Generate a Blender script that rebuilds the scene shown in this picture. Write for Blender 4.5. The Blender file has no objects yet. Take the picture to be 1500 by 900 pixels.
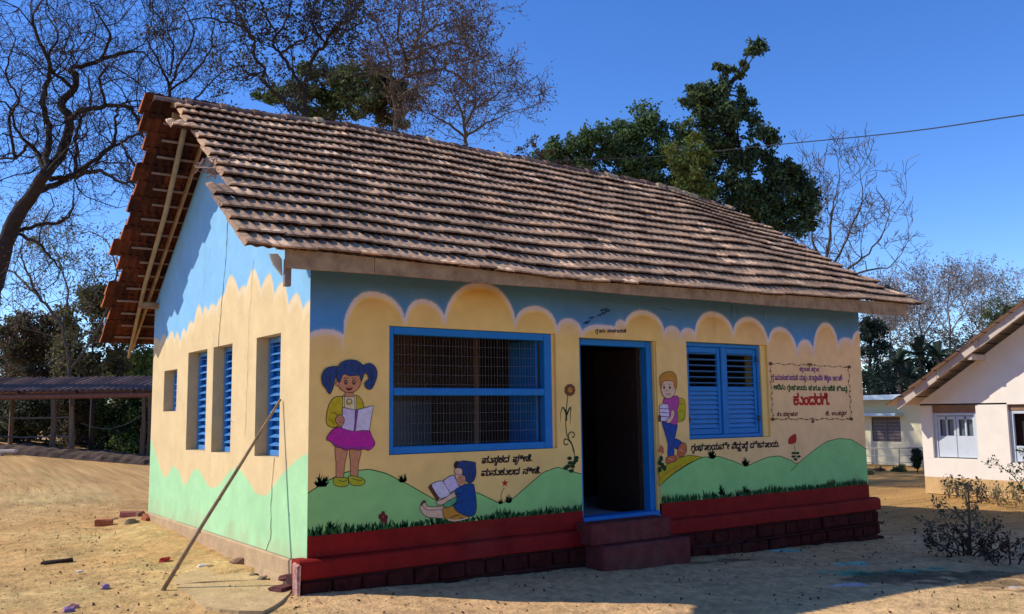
import bpy, math, random
import numpy as np
from mathutils import Vector, Matrix, noise
from mathutils.geometry import tessellate_polygon
random.seed(7); rng = np.random.default_rng(7)
sc = bpy.context.scene; COL = sc.collection
R = math.radians

# ------------------------------------------------------------------ camera
CAM = np.array([-3.1724, -7.6872, 1.54]); YAW, PITCH, ROLL, FPX = -0.6128, 0.1171, -0.0131, 1323.46
_f = np.array([-math.sin(YAW)*math.cos(PITCH), math.cos(YAW)*math.cos(PITCH), math.sin(PITCH)])
_r = np.array([math.cos(YAW), math.sin(YAW), 0.0]); _u = np.cross(_r, _f)
CR = math.cos(ROLL)*_r+math.sin(ROLL)*_u; CU = -math.sin(ROLL)*_r+math.cos(ROLL)*_u; CF = _f
cd = bpy.data.cameras.new('camera'); co = bpy.data.objects.new('camera', cd); COL.objects.link(co)
co.matrix_world = Matrix([[CR[0], CU[0], -CF[0], CAM[0]], [CR[1], CU[1], -CF[1], CAM[1]], [CR[2], CU[2], -CF[2], CAM[2]], [0, 0, 0, 1]])
cd.sensor_width = 36; cd.lens = 36*FPX/1500; cd.clip_start = 0.05; cd.clip_end = 3000
sc.camera = co

# ------------------------------------------------------------------ light
SUN_EL = 41.0
to_sun = Vector((-0.80*math.cos(R(SUN_EL)), 0.60*math.cos(R(SUN_EL)), math.sin(R(SUN_EL))))
w = bpy.data.worlds.new('World'); sc.world = w; w.use_nodes = True
nt = w.node_tree; nt.nodes.clear()
sky = nt.nodes.new('ShaderNodeTexSky'); sky.sky_type = 'NISHITA'; sky.sun_disc = False
sky.sun_elevation = R(SUN_EL); sky.sun_rotation = math.atan2(to_sun.x, to_sun.y)
sky.altitude = 1500; sky.air_density = 1.0; sky.dust_density = 0.15; sky.ozone_density = 4.5
bg = nt.nodes.new('ShaderNodeBackground'); bg.inputs[1].default_value = 0.132
wo = nt.nodes.new('ShaderNodeOutputWorld')
hs = nt.nodes.new('ShaderNodeHueSaturation'); hs.inputs['Saturation'].default_value = 1.22; hs.inputs['Hue'].default_value = 0.512; hs.inputs['Value'].default_value = 0.93
nt.links.new(sky.outputs[0], hs.inputs['Color']); nt.links.new(hs.outputs[0], bg.inputs[0]); nt.links.new(bg.outputs[0], wo.inputs[0])
sl = bpy.data.lights.new('sun', 'SUN'); sl.energy = 2.8; sl.angle = R(0.5); sl.color = (1.0, 0.93, 0.80)
so = bpy.data.objects.new('sun', sl); COL.objects.link(so); so.location = (-20, 15, 30)
so.rotation_euler = to_sun.to_track_quat('Z', 'Y').to_euler()
sc.view_settings.view_transform = 'Standard'; sc.view_settings.look = 'None'
sc.view_settings.exposure = 0.84; sc.view_settings.gamma = 1.0

# ------------------------------------------------------------------ measuring helpers
def ray(px, py): return CF+CR*(px-750)/FPX-CU*(py-450)/FPX
def on(px, py, axis, val):
    d = ray(px, py); return CAM+d*((val-CAM[axis])/d[axis])
def atd(px, py, D): return CAM+ray(px, py)*D
def gz(x, y):                                      # ground height
    x = np.asarray(x, float); y = np.asarray(y, float)
    s = np.clip(1-x/10, 0, 1)
    z = -0.03*np.clip(x, 0, 9)+0.0205*np.clip(y, -8, 60)*s+0.02*np.clip(y-6, 0, 14)*s
    return z
def atg(px, py):
    d = ray(px, py); t = 5.0
    for _ in range(40):
        p = CAM+d*t; t = t+(p[2]-float(gz(p[0], p[1])))/max(1e-4, -d[2])*0.9
    return CAM+d*t
def wallxz(px, py, y=0.0):
    p = on(px, py, 1, y); return p[0], p[2]

# ------------------------------------------------------------------ materials
def srgb(r, g, b):
    f = lambda c: (c/255/12.92) if c/255 <= 0.04045 else ((c/255+0.055)/1.055)**2.4
    return (f(r), f(g), f(b))
TW = 0.205; ROWY = 0.22
MATS = {}
def mat(name, c, rough=0.85, var=0.25, scale=3.0, bump=0.0, bscale=40.0, c2=None, spec=0.3, attr=None, metal=0.0, transl=0.0, dirt=0.0):
    """plain paint/stone/wood: base colour times two noises, optional bump; attr = colour attribute as base"""
    if name in MATS: return MATS[name]
    m = bpy.data.materials.new(name); m.use_nodes = True; n = m.node_tree.nodes; l = m.node_tree.links
    b = n['Principled BSDF']; b.inputs['Roughness'].default_value = rough; b.inputs['Metallic'].default_value = metal
    b.inputs['Specular IOR Level'].default_value = spec
    g = n.new('ShaderNodeNewGeometry')
    no = n.new('ShaderNodeTexNoise'); no.inputs['Scale'].default_value = scale; no.inputs['Detail'].default_value = 8; no.inputs['Roughness'].default_value = 0.65
    l.new(g.outputs['Position'], no.inputs['Vector'])
    rp = n.new('ShaderNodeMapRange'); rp.inputs[1].default_value = 0.3; rp.inputs[2].default_value = 0.7
    l.new(no.outputs[0], rp.inputs[0])
    mx = n.new('ShaderNodeMix'); mx.data_type = 'RGBA'
    c2 = c2 or tuple(x*(1-var) for x in c)
    mx.inputs[6].default_value = (*c, 1); mx.inputs[7].default_value = (*c2, 1)
    l.new(rp.outputs[0], mx.inputs[0])
    col = mx.outputs[2]
    if attr:
        a = n.new('ShaderNodeAttribute'); a.attribute_name = attr
        mm = n.new('ShaderNodeMix'); mm.data_type = 'RGBA'; mm.blend_type = 'MULTIPLY'; mm.inputs[0].default_value = 1
        l.new(a.outputs['Color'], mm.inputs[6]); l.new(col, mm.inputs[7]); col = mm.outputs[2]
    if dirt:
        n2 = n.new('ShaderNodeTexNoise'); n2.inputs['Scale'].default_value = 0.9; n2.inputs['Detail'].default_value = 10; n2.inputs['Roughness'].default_value = 0.75
        l.new(g.outputs['Position'], n2.inputs['Vector'])
        r2 = n.new('ShaderNodeMapRange'); r2.inputs[1].default_value = 0.52; r2.inputs[2].default_value = 0.75; r2.inputs[4].default_value = dirt
        l.new(n2.outputs[0], r2.inputs[0])
        m2 = n.new('ShaderNodeMix'); m2.data_type = 'RGBA'; m2.inputs[7].default_value = (0.16, 0.11, 0.07, 1)
        l.new(r2.outputs[0], m2.inputs[0]); l.new(col, m2.inputs[6]); col = m2.outputs[2]
    l.new(col, b.inputs['Base Color'])
    if bump:
        nb = n.new('ShaderNodeTexNoise'); nb.inputs['Scale'].default_value = bscale; nb.inputs['Detail'].default_value = 6
        l.new(g.outputs['Position'], nb.inputs['Vector'])
        bu = n.new('ShaderNodeBump'); bu.inputs['Strength'].default_value = 1; bu.inputs['Distance'].default_value = bump
        l.new(nb.outputs[0], bu.inputs['Height']); l.new(bu.outputs[0], b.inputs['Normal'])
    if transl:
        t = n.new('ShaderNodeBsdfTranslucent'); l.new(col, t.inputs[0]); ms = n.new('ShaderNodeMixShader'); ms.inputs[0].default_value = transl
        l.new(b.outputs[0], ms.inputs[1]); l.new(t.outputs[0], ms.inputs[2]); l.new(ms.outputs[0], n['Material Output'].inputs[0])
    MATS[name] = m; return m
def tile_mat(name, cols, red=False):
    m = bpy.data.materials.new(name); m.use_nodes = True; n = m.node_tree.nodes; l = m.node_tree.links
    b = n['Principled BSDF']; b.inputs['Roughness'].default_value = 0.9; b.inputs['Specular IOR Level'].default_value = 0.2
    g = n.new('ShaderNodeNewGeometry')
    sn = n.new('ShaderNodeVectorMath'); sn.operation = 'SNAP'; sn.inputs[1].default_value = (TW, ROWY, 50)
    ad = n.new('ShaderNodeVectorMath'); ad.operation = 'ADD'; ad.inputs[1].default_value = (10, 0.5, 25)
    l.new(g.outputs['Position'], ad.inputs[0]); l.new(ad.outputs[0], sn.inputs[0])
    wn = n.new('ShaderNodeTexWhiteNoise'); wn.noise_dimensions = '3D'; l.new(sn.outputs[0], wn.inputs['Vector'])
    cr = n.new('ShaderNodeValToRGB'); e = cr.color_ramp.elements
    e[0].position = 0; e[0].color = (*cols[0], 1); e[1].position = 1; e[1].color = (*cols[-1], 1)
    for i, c in enumerate(cols[1:-1]):
        x = e.new([0.35, 0.7, 0.9, 0.955][i]); x.color = (*c, 1)
    l.new(wn.outputs['Value'], cr.inputs[0])
    no = n.new('ShaderNodeTexNoise'); no.inputs['Scale'].default_value = 14; no.inputs['Detail'].default_value = 8; no.inputs['Roughness'].default_value = 0.7
    l.new(g.outputs['Position'], no.inputs['Vector'])
    rp = n.new('ShaderNodeMapRange'); rp.inputs[1].default_value = 0.3; rp.inputs[2].default_value = 0.7; rp.inputs[3].default_value = 0.55; rp.inputs[4].default_value = 1.3
    l.new(no.outputs[0], rp.inputs[0])
    n3 = n.new('ShaderNodeTexNoise'); n3.inputs['Scale'].default_value = 0.8; n3.inputs['Detail'].default_value = 5
    l.new(g.outputs['Position'], n3.inputs['Vector'])
    r3 = n.new('ShaderNodeMapRange'); r3.inputs[1].default_value = 0.35; r3.inputs[2].default_value = 0.65; r3.inputs[3].default_value = 0.8; r3.inputs[4].default_value = 1.15
    l.new(n3.outputs[0], r3.inputs[0])
    mu = n.new('ShaderNodeMath'); mu.operation = 'MULTIPLY'; l.new(rp.outputs[0], mu.inputs[0]); l.new(r3.outputs[0], mu.inputs[1])
    vm = n.new('ShaderNodeVectorMath'); vm.operation = 'SCALE'; l.new(cr.outputs[0], vm.inputs[0]); l.new(mu.outputs[0], vm.inputs['Scale'])
    l.new(vm.outputs[0], b.inputs['Base Color'])
    bu = n.new('ShaderNodeBump'); bu.inputs['Strength'].default_value = 1; bu.inputs['Distance'].default_value = 0.004
    l.new(no.outputs[0], bu.inputs['Height']); l.new(bu.outputs[0], b.inputs['Normal'])
    return m

# ------------------------------------------------------------------ objects
def tag(o, label=None, cat=None, group=None, kind=None):
    if label: o['label'] = label
    if cat: o['category'] = cat
    if group: o['group'] = group
    if kind: o['kind'] = kind
    return o
def empty(name, loc=(0, 0, 0), rz=0, parent=None):
    o = bpy.data.objects.new(name, None); COL.objects.link(o); o.location = loc; o.rotation_euler = (0, 0, rz)
    o.empty_display_size = 0.2
    if parent: o.parent = parent
    return o
def link(name, me, parent=None):
    o = bpy.data.objects.new(name, me); COL.objects.link(o)
    if parent:
        o.parent = parent
        if parent.location.length > 0 or parent.rotation_euler.z: bpyinv(o, parent)
    return o
def bpyinv(o, parent):
    M = Matrix.Translation(parent.location) @ parent.rotation_euler.to_matrix().to_4x4()
    p = parent.parent
    while p: M = (Matrix.Translation(p.location) @ p.rotation_euler.to_matrix().to_4x4()) @ M; p = p.parent
    o.matrix_parent_inverse = M.inverted()
def fastmesh(name, V, F, mats, smooth=False, mi=None):
    """V Nx3, F Mxk all same k"""
    me = bpy.data.meshes.new(name); V = np.asarray(V, np.float32); F = np.asarray(F, np.int32); k = F.shape[1]
    me.vertices.add(len(V)); me.vertices.foreach_set('co', V.ravel())
    me.loops.add(F.size); me.loops.foreach_set('vertex_index', F.ravel())
    me.polygons.add(len(F)); me.polygons.foreach_set('loop_start', np.arange(0, F.size, k, dtype=np.int32))
    me.polygons.foreach_set('loop_total', np.full(len(F), k, np.int32))
    for m in (mats if isinstance(mats, (list, tuple)) else [mats]): me.materials.append(m)
    if mi is not None: me.polygons.foreach_set('material_index', np.asarray(mi, np.int32))
    if smooth: me.polygons.foreach_set('use_smooth', np.ones(len(F), bool))
    me.update(calc_edges=True); return me
class MB:
    def __init__(s): s.v = []; s.f = []; s.m = []
    def face(s, pts, m=0):
        i = len(s.v); s.v += [tuple(map(float, p)) for p in pts]; s.f.append(tuple(range(i, i+len(pts)))); s.m.append(m); return s
    def box(s, x0, x1, y0, y1, z0, z1, m=0, T=None, jit=0.0):
        i = len(s.v)
        P = [(x, y, z) for z in (z0, z1) for y in (y0, y1) for x in (x0, x1)]
        if jit: P = [tuple(c+random.uniform(-jit, jit) for c in p) for p in P]
        if T is not None: P = [tuple(T @ Vector(p)) for p in P]
        s.v += P
        for q in ((0, 2, 3, 1), (4, 5, 7, 6), (0, 1, 5, 4), (2, 6, 7, 3), (0, 4, 6, 2), (1, 3, 7, 5)):
            s.f.append(tuple(i+a for a in q)); s.m.append(m)
        return s
    def bbox(s, x0, x1, y0, y1, z0, z1, b=0.006, m=0, T=None):
        """box with its four long + short edges chamfered (26-face)"""
        import bmesh
        bm = bmesh.new(); bmesh.ops.create_cube(bm, size=1)
        for v in bm.verts: v.co = Vector(((x0+x1)/2+v.co.x*(x1-x0), (y0+y1)/2+v.co.y*(y1-y0), (z0+z1)/2+v.co.z*(z1-z0)))
        bmesh.ops.bevel(bm, geom=bm.edges[:], offset=min(b, 0.3*min(x1-x0, y1-y0, z1-z0)), segments=1, affect='EDGES')
        i = len(s.v); bm.verts.index_update()
        s.v += [tuple((T @ v.co) if T is not None else v.co) for v in bm.verts]
        for f in bm.faces: s.f.append(tuple(i+v.index for v in f.verts)); s.m.append(m)
        bm.free(); return s
    def tube(s, pts, rad, n=6, m=0, cap=True):
        pts = [Vector(p) for p in pts]; k = len(pts)
        if not hasattr(rad, '__len__'): rad = [rad]*k
        base = len(s.v); a = None
        for i, p in enumerate(pts):
            d = (pts[min(i+1, k-1)]-pts[max(i-1, 0)]).normalized()
            if a is None: a = d.orthogonal().normalized()
            a = (a-d*a.dot(d)); a = a.normalized() if a.length > 1e-6 else d.orthogonal().normalized()
            b = d.cross(a)
            for j in range(n):
                t = 2*math.pi*j/n; s.v.append(tuple(p+(a*math.cos(t)+b*math.sin(t))*rad[i]))
        for i in range(k-1):
            for j in range(n):
                s.f.append((base+i*n+j, base+i*n+(j+1) % n, base+(i+1)*n+(j+1) % n, base+(i+1)*n+j)); s.m.append(m)
        if cap:
            s.f.append(tuple(base+j for j in range(n))[::-1]); s.m.append(m)
            s.f.append(tuple(base+(k-1)*n+j for j in range(n))); s.m.append(m)
        return s
    def mesh(s, name, mats, smooth=False):
        me = bpy.data.meshes.new(name); me.from_pydata(s.v, [], s.f)
        for m in (mats if isinstance(mats, (list, tuple)) else [mats]): me.materials.append(m)
        me.polygons.foreach_set('material_index', s.m)
        if smooth: me.polygons.foreach_set('use_smooth', [True]*len(s.f))
        me.update(); return me
    def build(s, name, mats, parent=None, smooth=False): return link(name, s.mesh(name, mats, smooth), parent)
def struct(o): o['kind'] = 'structure'; return o

# ------------------------------------------------------------------ ground
def axis_lines(a, b, step, lo, hi):
    xs = list(np.arange(a, b, step)); d = step
    x = xs[-1]; up = []
    while x < hi: d *= 1.16; x += d; up.append(x)
    d = step; x = xs[0]; dn = []
    while x > lo: d *= 1.16; x -= d; dn.append(x)
    return np.array(dn[::-1]+xs+up)
gx = axis_lines(-3.4, 7.6, 0.04, -400, 500); gy = axis_lines(-5.4, 7.0, 0.04, -300, 700)
GX, GY = np.meshgrid(gx, gy, indexing='ij')
def fbm(X, Y, freqs, seed=0):
    r = np.random.default_rng(seed); out = np.zeros_like(X)
    for f, a in freqs:
        for _ in range(7):
            t = r.uniform(0, 2*math.pi); ph = r.uniform(0, 6.28); ff = f*r.uniform(0.6, 1.5)
            out += a/3*np.sin(ff*(X*math.cos(t)+Y*math.sin(t))+ph+1.3*np.sin(ff*0.6*(X*math.sin(t)-Y*math.cos(t))+ph*2))
    return out
near = ((GX > -6) & (GX < 14) & (GY > -7) & (GY < 14)).astype(float)
GZ = gz(GX, GY)+near*fbm(GX, GY, [(2.2, 0.008), (7, 0.004), (24, 0.0022)], 3)
# soil banked against the left side wall
GZ += 0.05*np.exp(-((GX+0.15)/0.3)**2)*((GY > 1.2) & (GY < 6)).astype(float)
def smooth01(x): x = np.clip(x, 0, 1); return x*x*(3-2*x)
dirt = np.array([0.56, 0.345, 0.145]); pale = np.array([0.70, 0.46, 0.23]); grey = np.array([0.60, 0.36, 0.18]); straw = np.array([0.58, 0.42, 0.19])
C = np.ones(GX.shape+(3,))*dirt
n1 = fbm(GX, GY, [(1.1, 0.5), (3.4, 0.3), (11, 0.25)], 11); n2_ = fbm(GX, GY, [(0.7, 0.5), (5, 0.4)], 12)
def mixc(C, col, a): return C*(1-a[..., None])+np.asarray(col)*a[..., None]
C = mixc(C, straw, smooth01(n1*0.9+0.35)*0.75*(GX < 0.3))
C = mixc(C, (0.56, 0.32, 0.13), smooth01(n2_*0.9+0.3)*0.45)
C = mixc(C, (0.36, 0.225, 0.10), smooth01(fbm(GX, GY, [(1.6, 0.5), (4.5, 0.4)], 15)*1.1-0.15)*0.5)
C = mixc(C, (0.30, 0.27, 0.11), smooth01(fbm(GX, GY, [(2.3, 0.5), (8, 0.4)], 16)*1.2-0.35)*0.4*(GX < 0))
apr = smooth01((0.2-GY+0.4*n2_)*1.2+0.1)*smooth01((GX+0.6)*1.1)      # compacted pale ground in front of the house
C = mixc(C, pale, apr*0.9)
C = mixc(C, grey, apr*smooth01((GY+3.0-0.2*n1)*1.5)*0.55)  # house-shadow tone put into the soil colour by the front wall
C = mixc(C, (0.42, 0.24, 0.08), smooth01((GX-9.5)*0.6)*smooth01((GY+2)*0.5)*0.8)
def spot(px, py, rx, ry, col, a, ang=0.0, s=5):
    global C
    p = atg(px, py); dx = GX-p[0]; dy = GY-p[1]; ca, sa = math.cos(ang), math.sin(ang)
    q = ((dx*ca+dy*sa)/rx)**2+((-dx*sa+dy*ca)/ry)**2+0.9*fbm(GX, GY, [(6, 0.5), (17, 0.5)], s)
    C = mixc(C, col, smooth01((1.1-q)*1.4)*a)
AP = -0.25
spot(1290, 838, 0.75, 0.22, (0.04, 0.36, 0.24), 0.8, AP, 5)
spot(1250, 825, 0.3, 0.12, (0.2, 0.55, 0.45), 0.8, AP, 6)
spot(1150, 806, 0.22, 0.15, (0.25, 0.6, 0.5), 0.85, AP, 7)
spot(1250, 858, 0.28, 0.09, (0.55, 0.55, 0.72), 0.7, AP, 8)
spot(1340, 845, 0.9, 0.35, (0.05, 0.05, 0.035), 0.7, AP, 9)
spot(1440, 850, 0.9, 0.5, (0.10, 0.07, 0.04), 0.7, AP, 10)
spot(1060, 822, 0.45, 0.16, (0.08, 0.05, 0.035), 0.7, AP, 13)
spot(1495, 860, 0.15, 0.08, (0.6, 0.6, 0.7), 0.8, AP, 14)
C *= (1+0.2*fbm(GX, GY, [(4, 0.4), (20, 0.6), (45, 0.6)], 21))[..., None]
C = np.clip(C, 0.01, 1)
nx, ny = GX.shape
idx = np.arange(nx*ny).reshape(nx, ny)
F = np.stack([idx[:-1, :-1], idx[1:, :-1], idx[1:, 1:], idx[:-1, 1:]], -1).reshape(-1, 4)
def add_col(me, name, C):
    a = me.color_attributes.new(name, 'FLOAT_COLOR', 'POINT')
    a.data.foreach_set('color', np.concatenate([C.reshape(-1, 3), np.ones((C.size//3, 1))], 1).astype(np.float32).ravel())
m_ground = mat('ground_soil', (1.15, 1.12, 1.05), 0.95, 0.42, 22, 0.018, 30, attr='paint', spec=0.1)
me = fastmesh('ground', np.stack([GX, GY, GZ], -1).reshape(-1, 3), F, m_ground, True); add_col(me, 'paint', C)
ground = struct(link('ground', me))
# ------------------------------------------------------------------ the painted house: shell
L_, W_ = 8.301, 5.622; TW = 0.205; NR = 15; ROWY = 3.3/15; ZP = 0.256; ZR = 0.489
CREAM = np.array([0.93, 0.60, 0.19]); REDC = (0.30, 0.012, 0.008)
m_paint = mat('wall_paint', (1, 1, 1), 0.8, 0.13, 3, 0.006, 9, attr='paint', spec=0.25)
m_cream = mat('cream_paint', tuple(CREAM), 0.8, 0.1, 5, 0.0015, 60, spec=0.25)
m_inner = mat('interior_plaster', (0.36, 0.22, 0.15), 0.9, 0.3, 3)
m_dado = mat('grey_dado', (0.40, 0.40, 0.42), 0.9, 0.2, 3)
m_red = mat('oxide_red_paint', REDC, 0.75, 0.4, 4, 0.004, 30, spec=0.15, dirt=0.15)
m_stone = mat('stone_red', (0.10, 0.018, 0.013), 0.9, 0.7, 9, 0.012, 30, dirt=0.15, spec=0.1)
m_mortar = mat('mortar_red', (0.075, 0.016, 0.012), 0.9, 0.5, 8, 0.01, 30)
m_blue = mat('blue_gloss_paint', (0.010, 0.18, 0.50), 0.5, 0.18, 7, 0.001, 60, spec=0.2)
m_blued = mat('blue_paint_light', (0.06, 0.24, 0.56), 0.4, 0.2, 7, 0.001, 60, spec=0.5)
m_wood = mat('weathered_wood', (0.43, 0.29, 0.16), 0.85, 0.5, 6, 0.004, 50, c2=(0.20, 0.11, 0.06))
m_batten = mat('batten_wood', (0.36, 0.26, 0.2), 0.85, 0.4, 9)
m_bamboo = mat('bamboo', (0.42, 0.31, 0.18), 0.6, 0.35, 9, 0.002, 60)
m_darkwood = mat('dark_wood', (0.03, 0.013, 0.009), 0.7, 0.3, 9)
m_plaster = mat('earth_plaster', (0.52, 0.35, 0.19), 0.9, 0.3, 5, 0.006, 30, dirt=0.3)
m_crack = mat('crack', (0.06, 0.045, 0.035), 0.95, 0.1)
m_wire = mat('galvanised_wire', (0.15, 0.13, 0.12), 0.45, 0.2, 20, metal=0.2)
m_slab = mat('old_cement', (0.62, 0.43, 0.21), 0.95, 0.35, 5, 0.012, 25, dirt=0.12, spec=0.1)

house = empty('painted_library_house')
tag(house, 'small cream library house with children painted on it and a brown tiled roof', 'house')

def ze(x): return np.interp(x, [-0.9, 2.8, 8.9], [2.92, 2.87, 2.99])
def zr(x): return np.interp(x, [-0.9, 1.7, 4.0, 7.1, 8.7], [5.14, 5.24, 5.23, 5.21, 5.02])
def sag(x, t): return 0.008*math.sin(1.9*x+4*t)+0.005*math.sin(4.1*x-5*t+1)-0.035*math.exp(-((x-5.6)/0.7)**2-((t-0.75)/0.3)**2)
NB = 17; TB = NB/15.0
def roofpt(x, t, back=False, off=0.0):
    """t: 0 at the front eave line, 1 at the ridge; the back slope runs on to t = 1-TB"""
    z = float(ze(x)+(zr(x)-ze(x))*t)+sag(x, t)+off
    y = -0.5+3.3*t
    return Vector((x, 5.6-y if back else y, z))
def under(y, x=0): # underside height of the roof over the wall at depth y
    t = (y+0.5)/3.3 if y <= 2.8 else (5.6-y+0.5)/3.3
    return float(ze(x)+(zr(x)-ze(x))*t)-0.10

# side wall openings (measured on the wall face x = 0)
def sy(px, py): return float(on(px, py, 0, 0)[1])
SW = [(0.71, 1.391, 1.145, 2.343), (sy(337, 663), sy(309, 663), 1.145, 2.343), (sy(300, 661), sy(272, 661), 1.145, 2.343),
      (sy(258, 600), sy(239, 603), float(on(240, 603, 0, 0)[2]), float(on(240, 544, 0, 0)[2]))]
HA = (0.80, 2.80, 1.165, 2.385); HD = (3.127, 4.29, 0.36, 2.36); HB = (4.791, 6.27, 1.20, 2.375)
TH = 0.34

def interp_px(pts, fx, axis_conv):
    P = np.array([axis_conv(a, b) for a, b in pts]); return P
# ---- front mural background colours
Wp = lambda a, b: wallxz(a, b)
bumps = [((447, 497), (480, 483), (506, 496)), ((503, 480), (545.6, 427.7), (593, 468)), ((593, 468), (619, 439), (651, 467)), ((651, 467), (706, 415), (755, 471)),
         ((755, 471), (785.5, 449), (816, 480)), ((816, 480), (833, 467), (853, 487)), ((853, 487), (880, 476), (902, 480)), ((900, 481), (909, 469), (916, 476)),
         ((913, 482), (942, 455), (973, 485)), ((973, 485), (984.5, 478), (997, 491)), ((996, 491), (1007.6, 481), (1018, 487)), ((1018, 487), (1043, 457), (1074, 487)),
         ((1074, 487), (1097, 465), (1125.5, 501)), ((1125.5, 501), (1142, 479.5), (1167.5, 514)), ((1167.5, 514), (1180, 498), (1191.5, 514)),
         ((1191.5, 514), (1210, 473), (1227.5, 504)), ((1227.5, 504), (1239.5, 495), (1249, 501)), ((1248, 501), (1262, 484), (1275, 500))]
def arch_line(x):
    """height of the scalloped edge over x, and of the crest of the scallop it belongs to"""
    z = np.full(x.shape, -9.0); crest = np.zeros_like(x); small = np.zeros_like(x)
    for a, b, c in bumps:
        a, b, c = Wp(*a), Wp(*b), Wp(*c)
        t = np.where(x < b[0], (b[0]-x)/(b[0]-a[0]), (x-b[0])/(c[0]-b[0])); foot = np.where(x < b[0], a[1], c[1])
        e = 2.2
        zz = np.where(t <= 1, foot+(b[1]-foot)*(1-np.clip(t, 0, 1)**e)**(1/1.7), -9)
        up = zz > z; z = np.where(up, zz, z); crest = np.where(up, b[1], crest); small = np.where(up, c[0]-a[0], small)
    return z, crest, small
hills_px = [(447, 726), (455, 720), (475, 707), (505, 692), (541, 687.5), (565, 693.5), (598, 710), (640, 734), (668, 738), (688, 722), (700, 722), (715, 729.5), (733, 738), (751, 731), (775, 710), (796, 692), (817, 684.5), (852, 695)]
hills2_px = [(964, 713), (967, 711), (986, 694), (1009, 679), (1029, 670), (1052, 668.5), (1075, 676), (1093, 684), (1106, 677.5), (1124, 670), (1142, 668), (1160, 675), (1167, 681), (1176, 673), (1195, 658), (1211, 647), (1229, 642.5), (1246.6, 644), (1259, 651), (1268, 658), (1275, 664)]
def poly_fn(px_pts):
    P = np.array([Wp(a, b) for a, b in px_pts]); 
    def f(x):
        # smooth cubic-ish interpolation
        return np.interp(x, P[:, 0], P[:, 1])
    xs = np.linspace(P[0, 0], P[-1, 0], 900); ys = f(xs); k = np.hanning(31); k /= k.sum()
    ys2 = np.convolve(np.pad(ys, 15, 'edge'), k, 'valid')
    return lambda x: np.interp(x, xs, ys2)
hillA, hillB = poly_fn(hills_px), poly_fn(hills2_px)
GREEN = np.array([0.31, 0.62, 0.19])
def paint_front(x, z):
    zl, crest, wd = arch_line(x)
    n = fbm(x, z, [(1.5, 0.5), (5, 0.4)], 31)
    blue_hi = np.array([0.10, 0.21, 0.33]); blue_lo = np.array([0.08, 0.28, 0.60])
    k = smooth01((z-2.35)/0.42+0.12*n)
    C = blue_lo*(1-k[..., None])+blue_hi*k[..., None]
    C = mixc(C, (0.10, 0.34, 0.55), smooth01(n*0.8)*0.25)
    right = smooth01((x-3.5)/4)
    cr = CREAM*(1-right[..., None])+np.array([0.95, 0.58, 0.27])*right[..., None]
    dist = zl-z
    # distance measured roughly normal to the line
    g = np.abs(np.gradient(zl, axis=0)/np.maximum(1e-6, np.gradient(x, axis=0))); g = np.clip(g, 0, 3)
    dn = dist/np.sqrt(1+g**2)
    inside = (dist > 0)
    big = smooth01((wd-0.3)/0.4)
    glow = np.exp(-np.clip(crest-0.07-z, 0, 9)/0.17)*smooth01((dn-0.05)/0.03)*(0.25+0.75*big)
    ci = mixc(cr*np.ones_like(C), (0.74, 0.34, 0.07), np.clip(glow, 0, 1)*0.65)
    white = smooth01(1-(dn-0.028)/0.03)
    ci = mixc(ci, (0.80, 0.62, 0.60), white*0.85)
    pk = smooth01(1-(wd-0.25)/0.25)*smooth01(1-(dist)/0.22)*0.55
    ci = mixc(ci, (0.78, 0.55, 0.50), pk)
    C = np.where(inside[..., None], ci, C)
    edge = np.exp(-(np.clip(-dist, 0, 9)/0.010))*(~inside)
    C = mixc(C, (0.5, 0.55, 0.62), edge*0.6)
    # white cloud over the door
    h = np.where(x < 3.9, hillA(x), hillB(x))
    gm = z < h
    C = np.where(gm[..., None], GREEN*(1+0.08*n[..., None])+0.02*smooth01((x-5)/3)[..., None]*np.array([-0.5, 0, 1]), C)
    C = C*(1+0.05*fbm(x, z, [(9, 0.6), (26, 0.5)], 33))[..., None]
    st = smooth01(fbm(x*4.5, z*0.22, [(3, 0.8)], 35)*1.3-0.8)*smooth01((z-1.9)*1.2)
    C = C*(1-0.22*st)[..., None]
    mud = smooth01((0.72-z)/0.25+0.5*fbm(x, z, [(6, 0.5), (20, 0.5)], 36)-0.3)*0.28
    C = mixc(C, (0.25, 0.17, 0.10), mud)
    return np.clip(C, 0.005, 1)
side_g = [(212, 640), (222, 645), (229, 668), (237, 693), (243, 701), (248, 692), (254, 682), (262, 690), (269, 711), (275, 706), (283, 689), (290, 687), (297, 698), (305, 712), (312, 716), (322, 710), (335, 692), (346, 684), (352, 688), (364, 705), (373, 721), (381, 726), (392, 725), (403, 708), (415, 693), (432, 676), (444, 667), (458, 663)]
SG = np.array([on(a, b, 0, 0)[1:] for a, b in side_g])[::-1]
teeth = [(458, 437, 1), (453, 441, 1), (444, 453, 0), (434, 430, 1), (423, 447, 0), (414, 413, 1), (402, 431, 0), (395, 401, 1), (382, 423, 0), (371, 395, 1), (361, 421, 0), (356, 419, 1), (350, 426, 0), (337, 404, 1), (329, 430, 0), (323, 436, 1), (317, 449, 0), (310, 446, 1), (305, 456, 0), (300, 449, 1), (297, 462, 0), (291, 447, 1),
         (284, 475, 0), (279, 471, 1), (273, 488, 0), (269, 482, 1), (264, 501, 0), (259, 487, 1), (256, 498, 0), (251, 485, 1), (246, 499, 0), (240, 490, 1), (234, 503, 0), (229, 495, 1)]
TT = np.array([list(on(a, b, 0, 0)[1:])+[k] for a, b, k in teeth])
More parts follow.
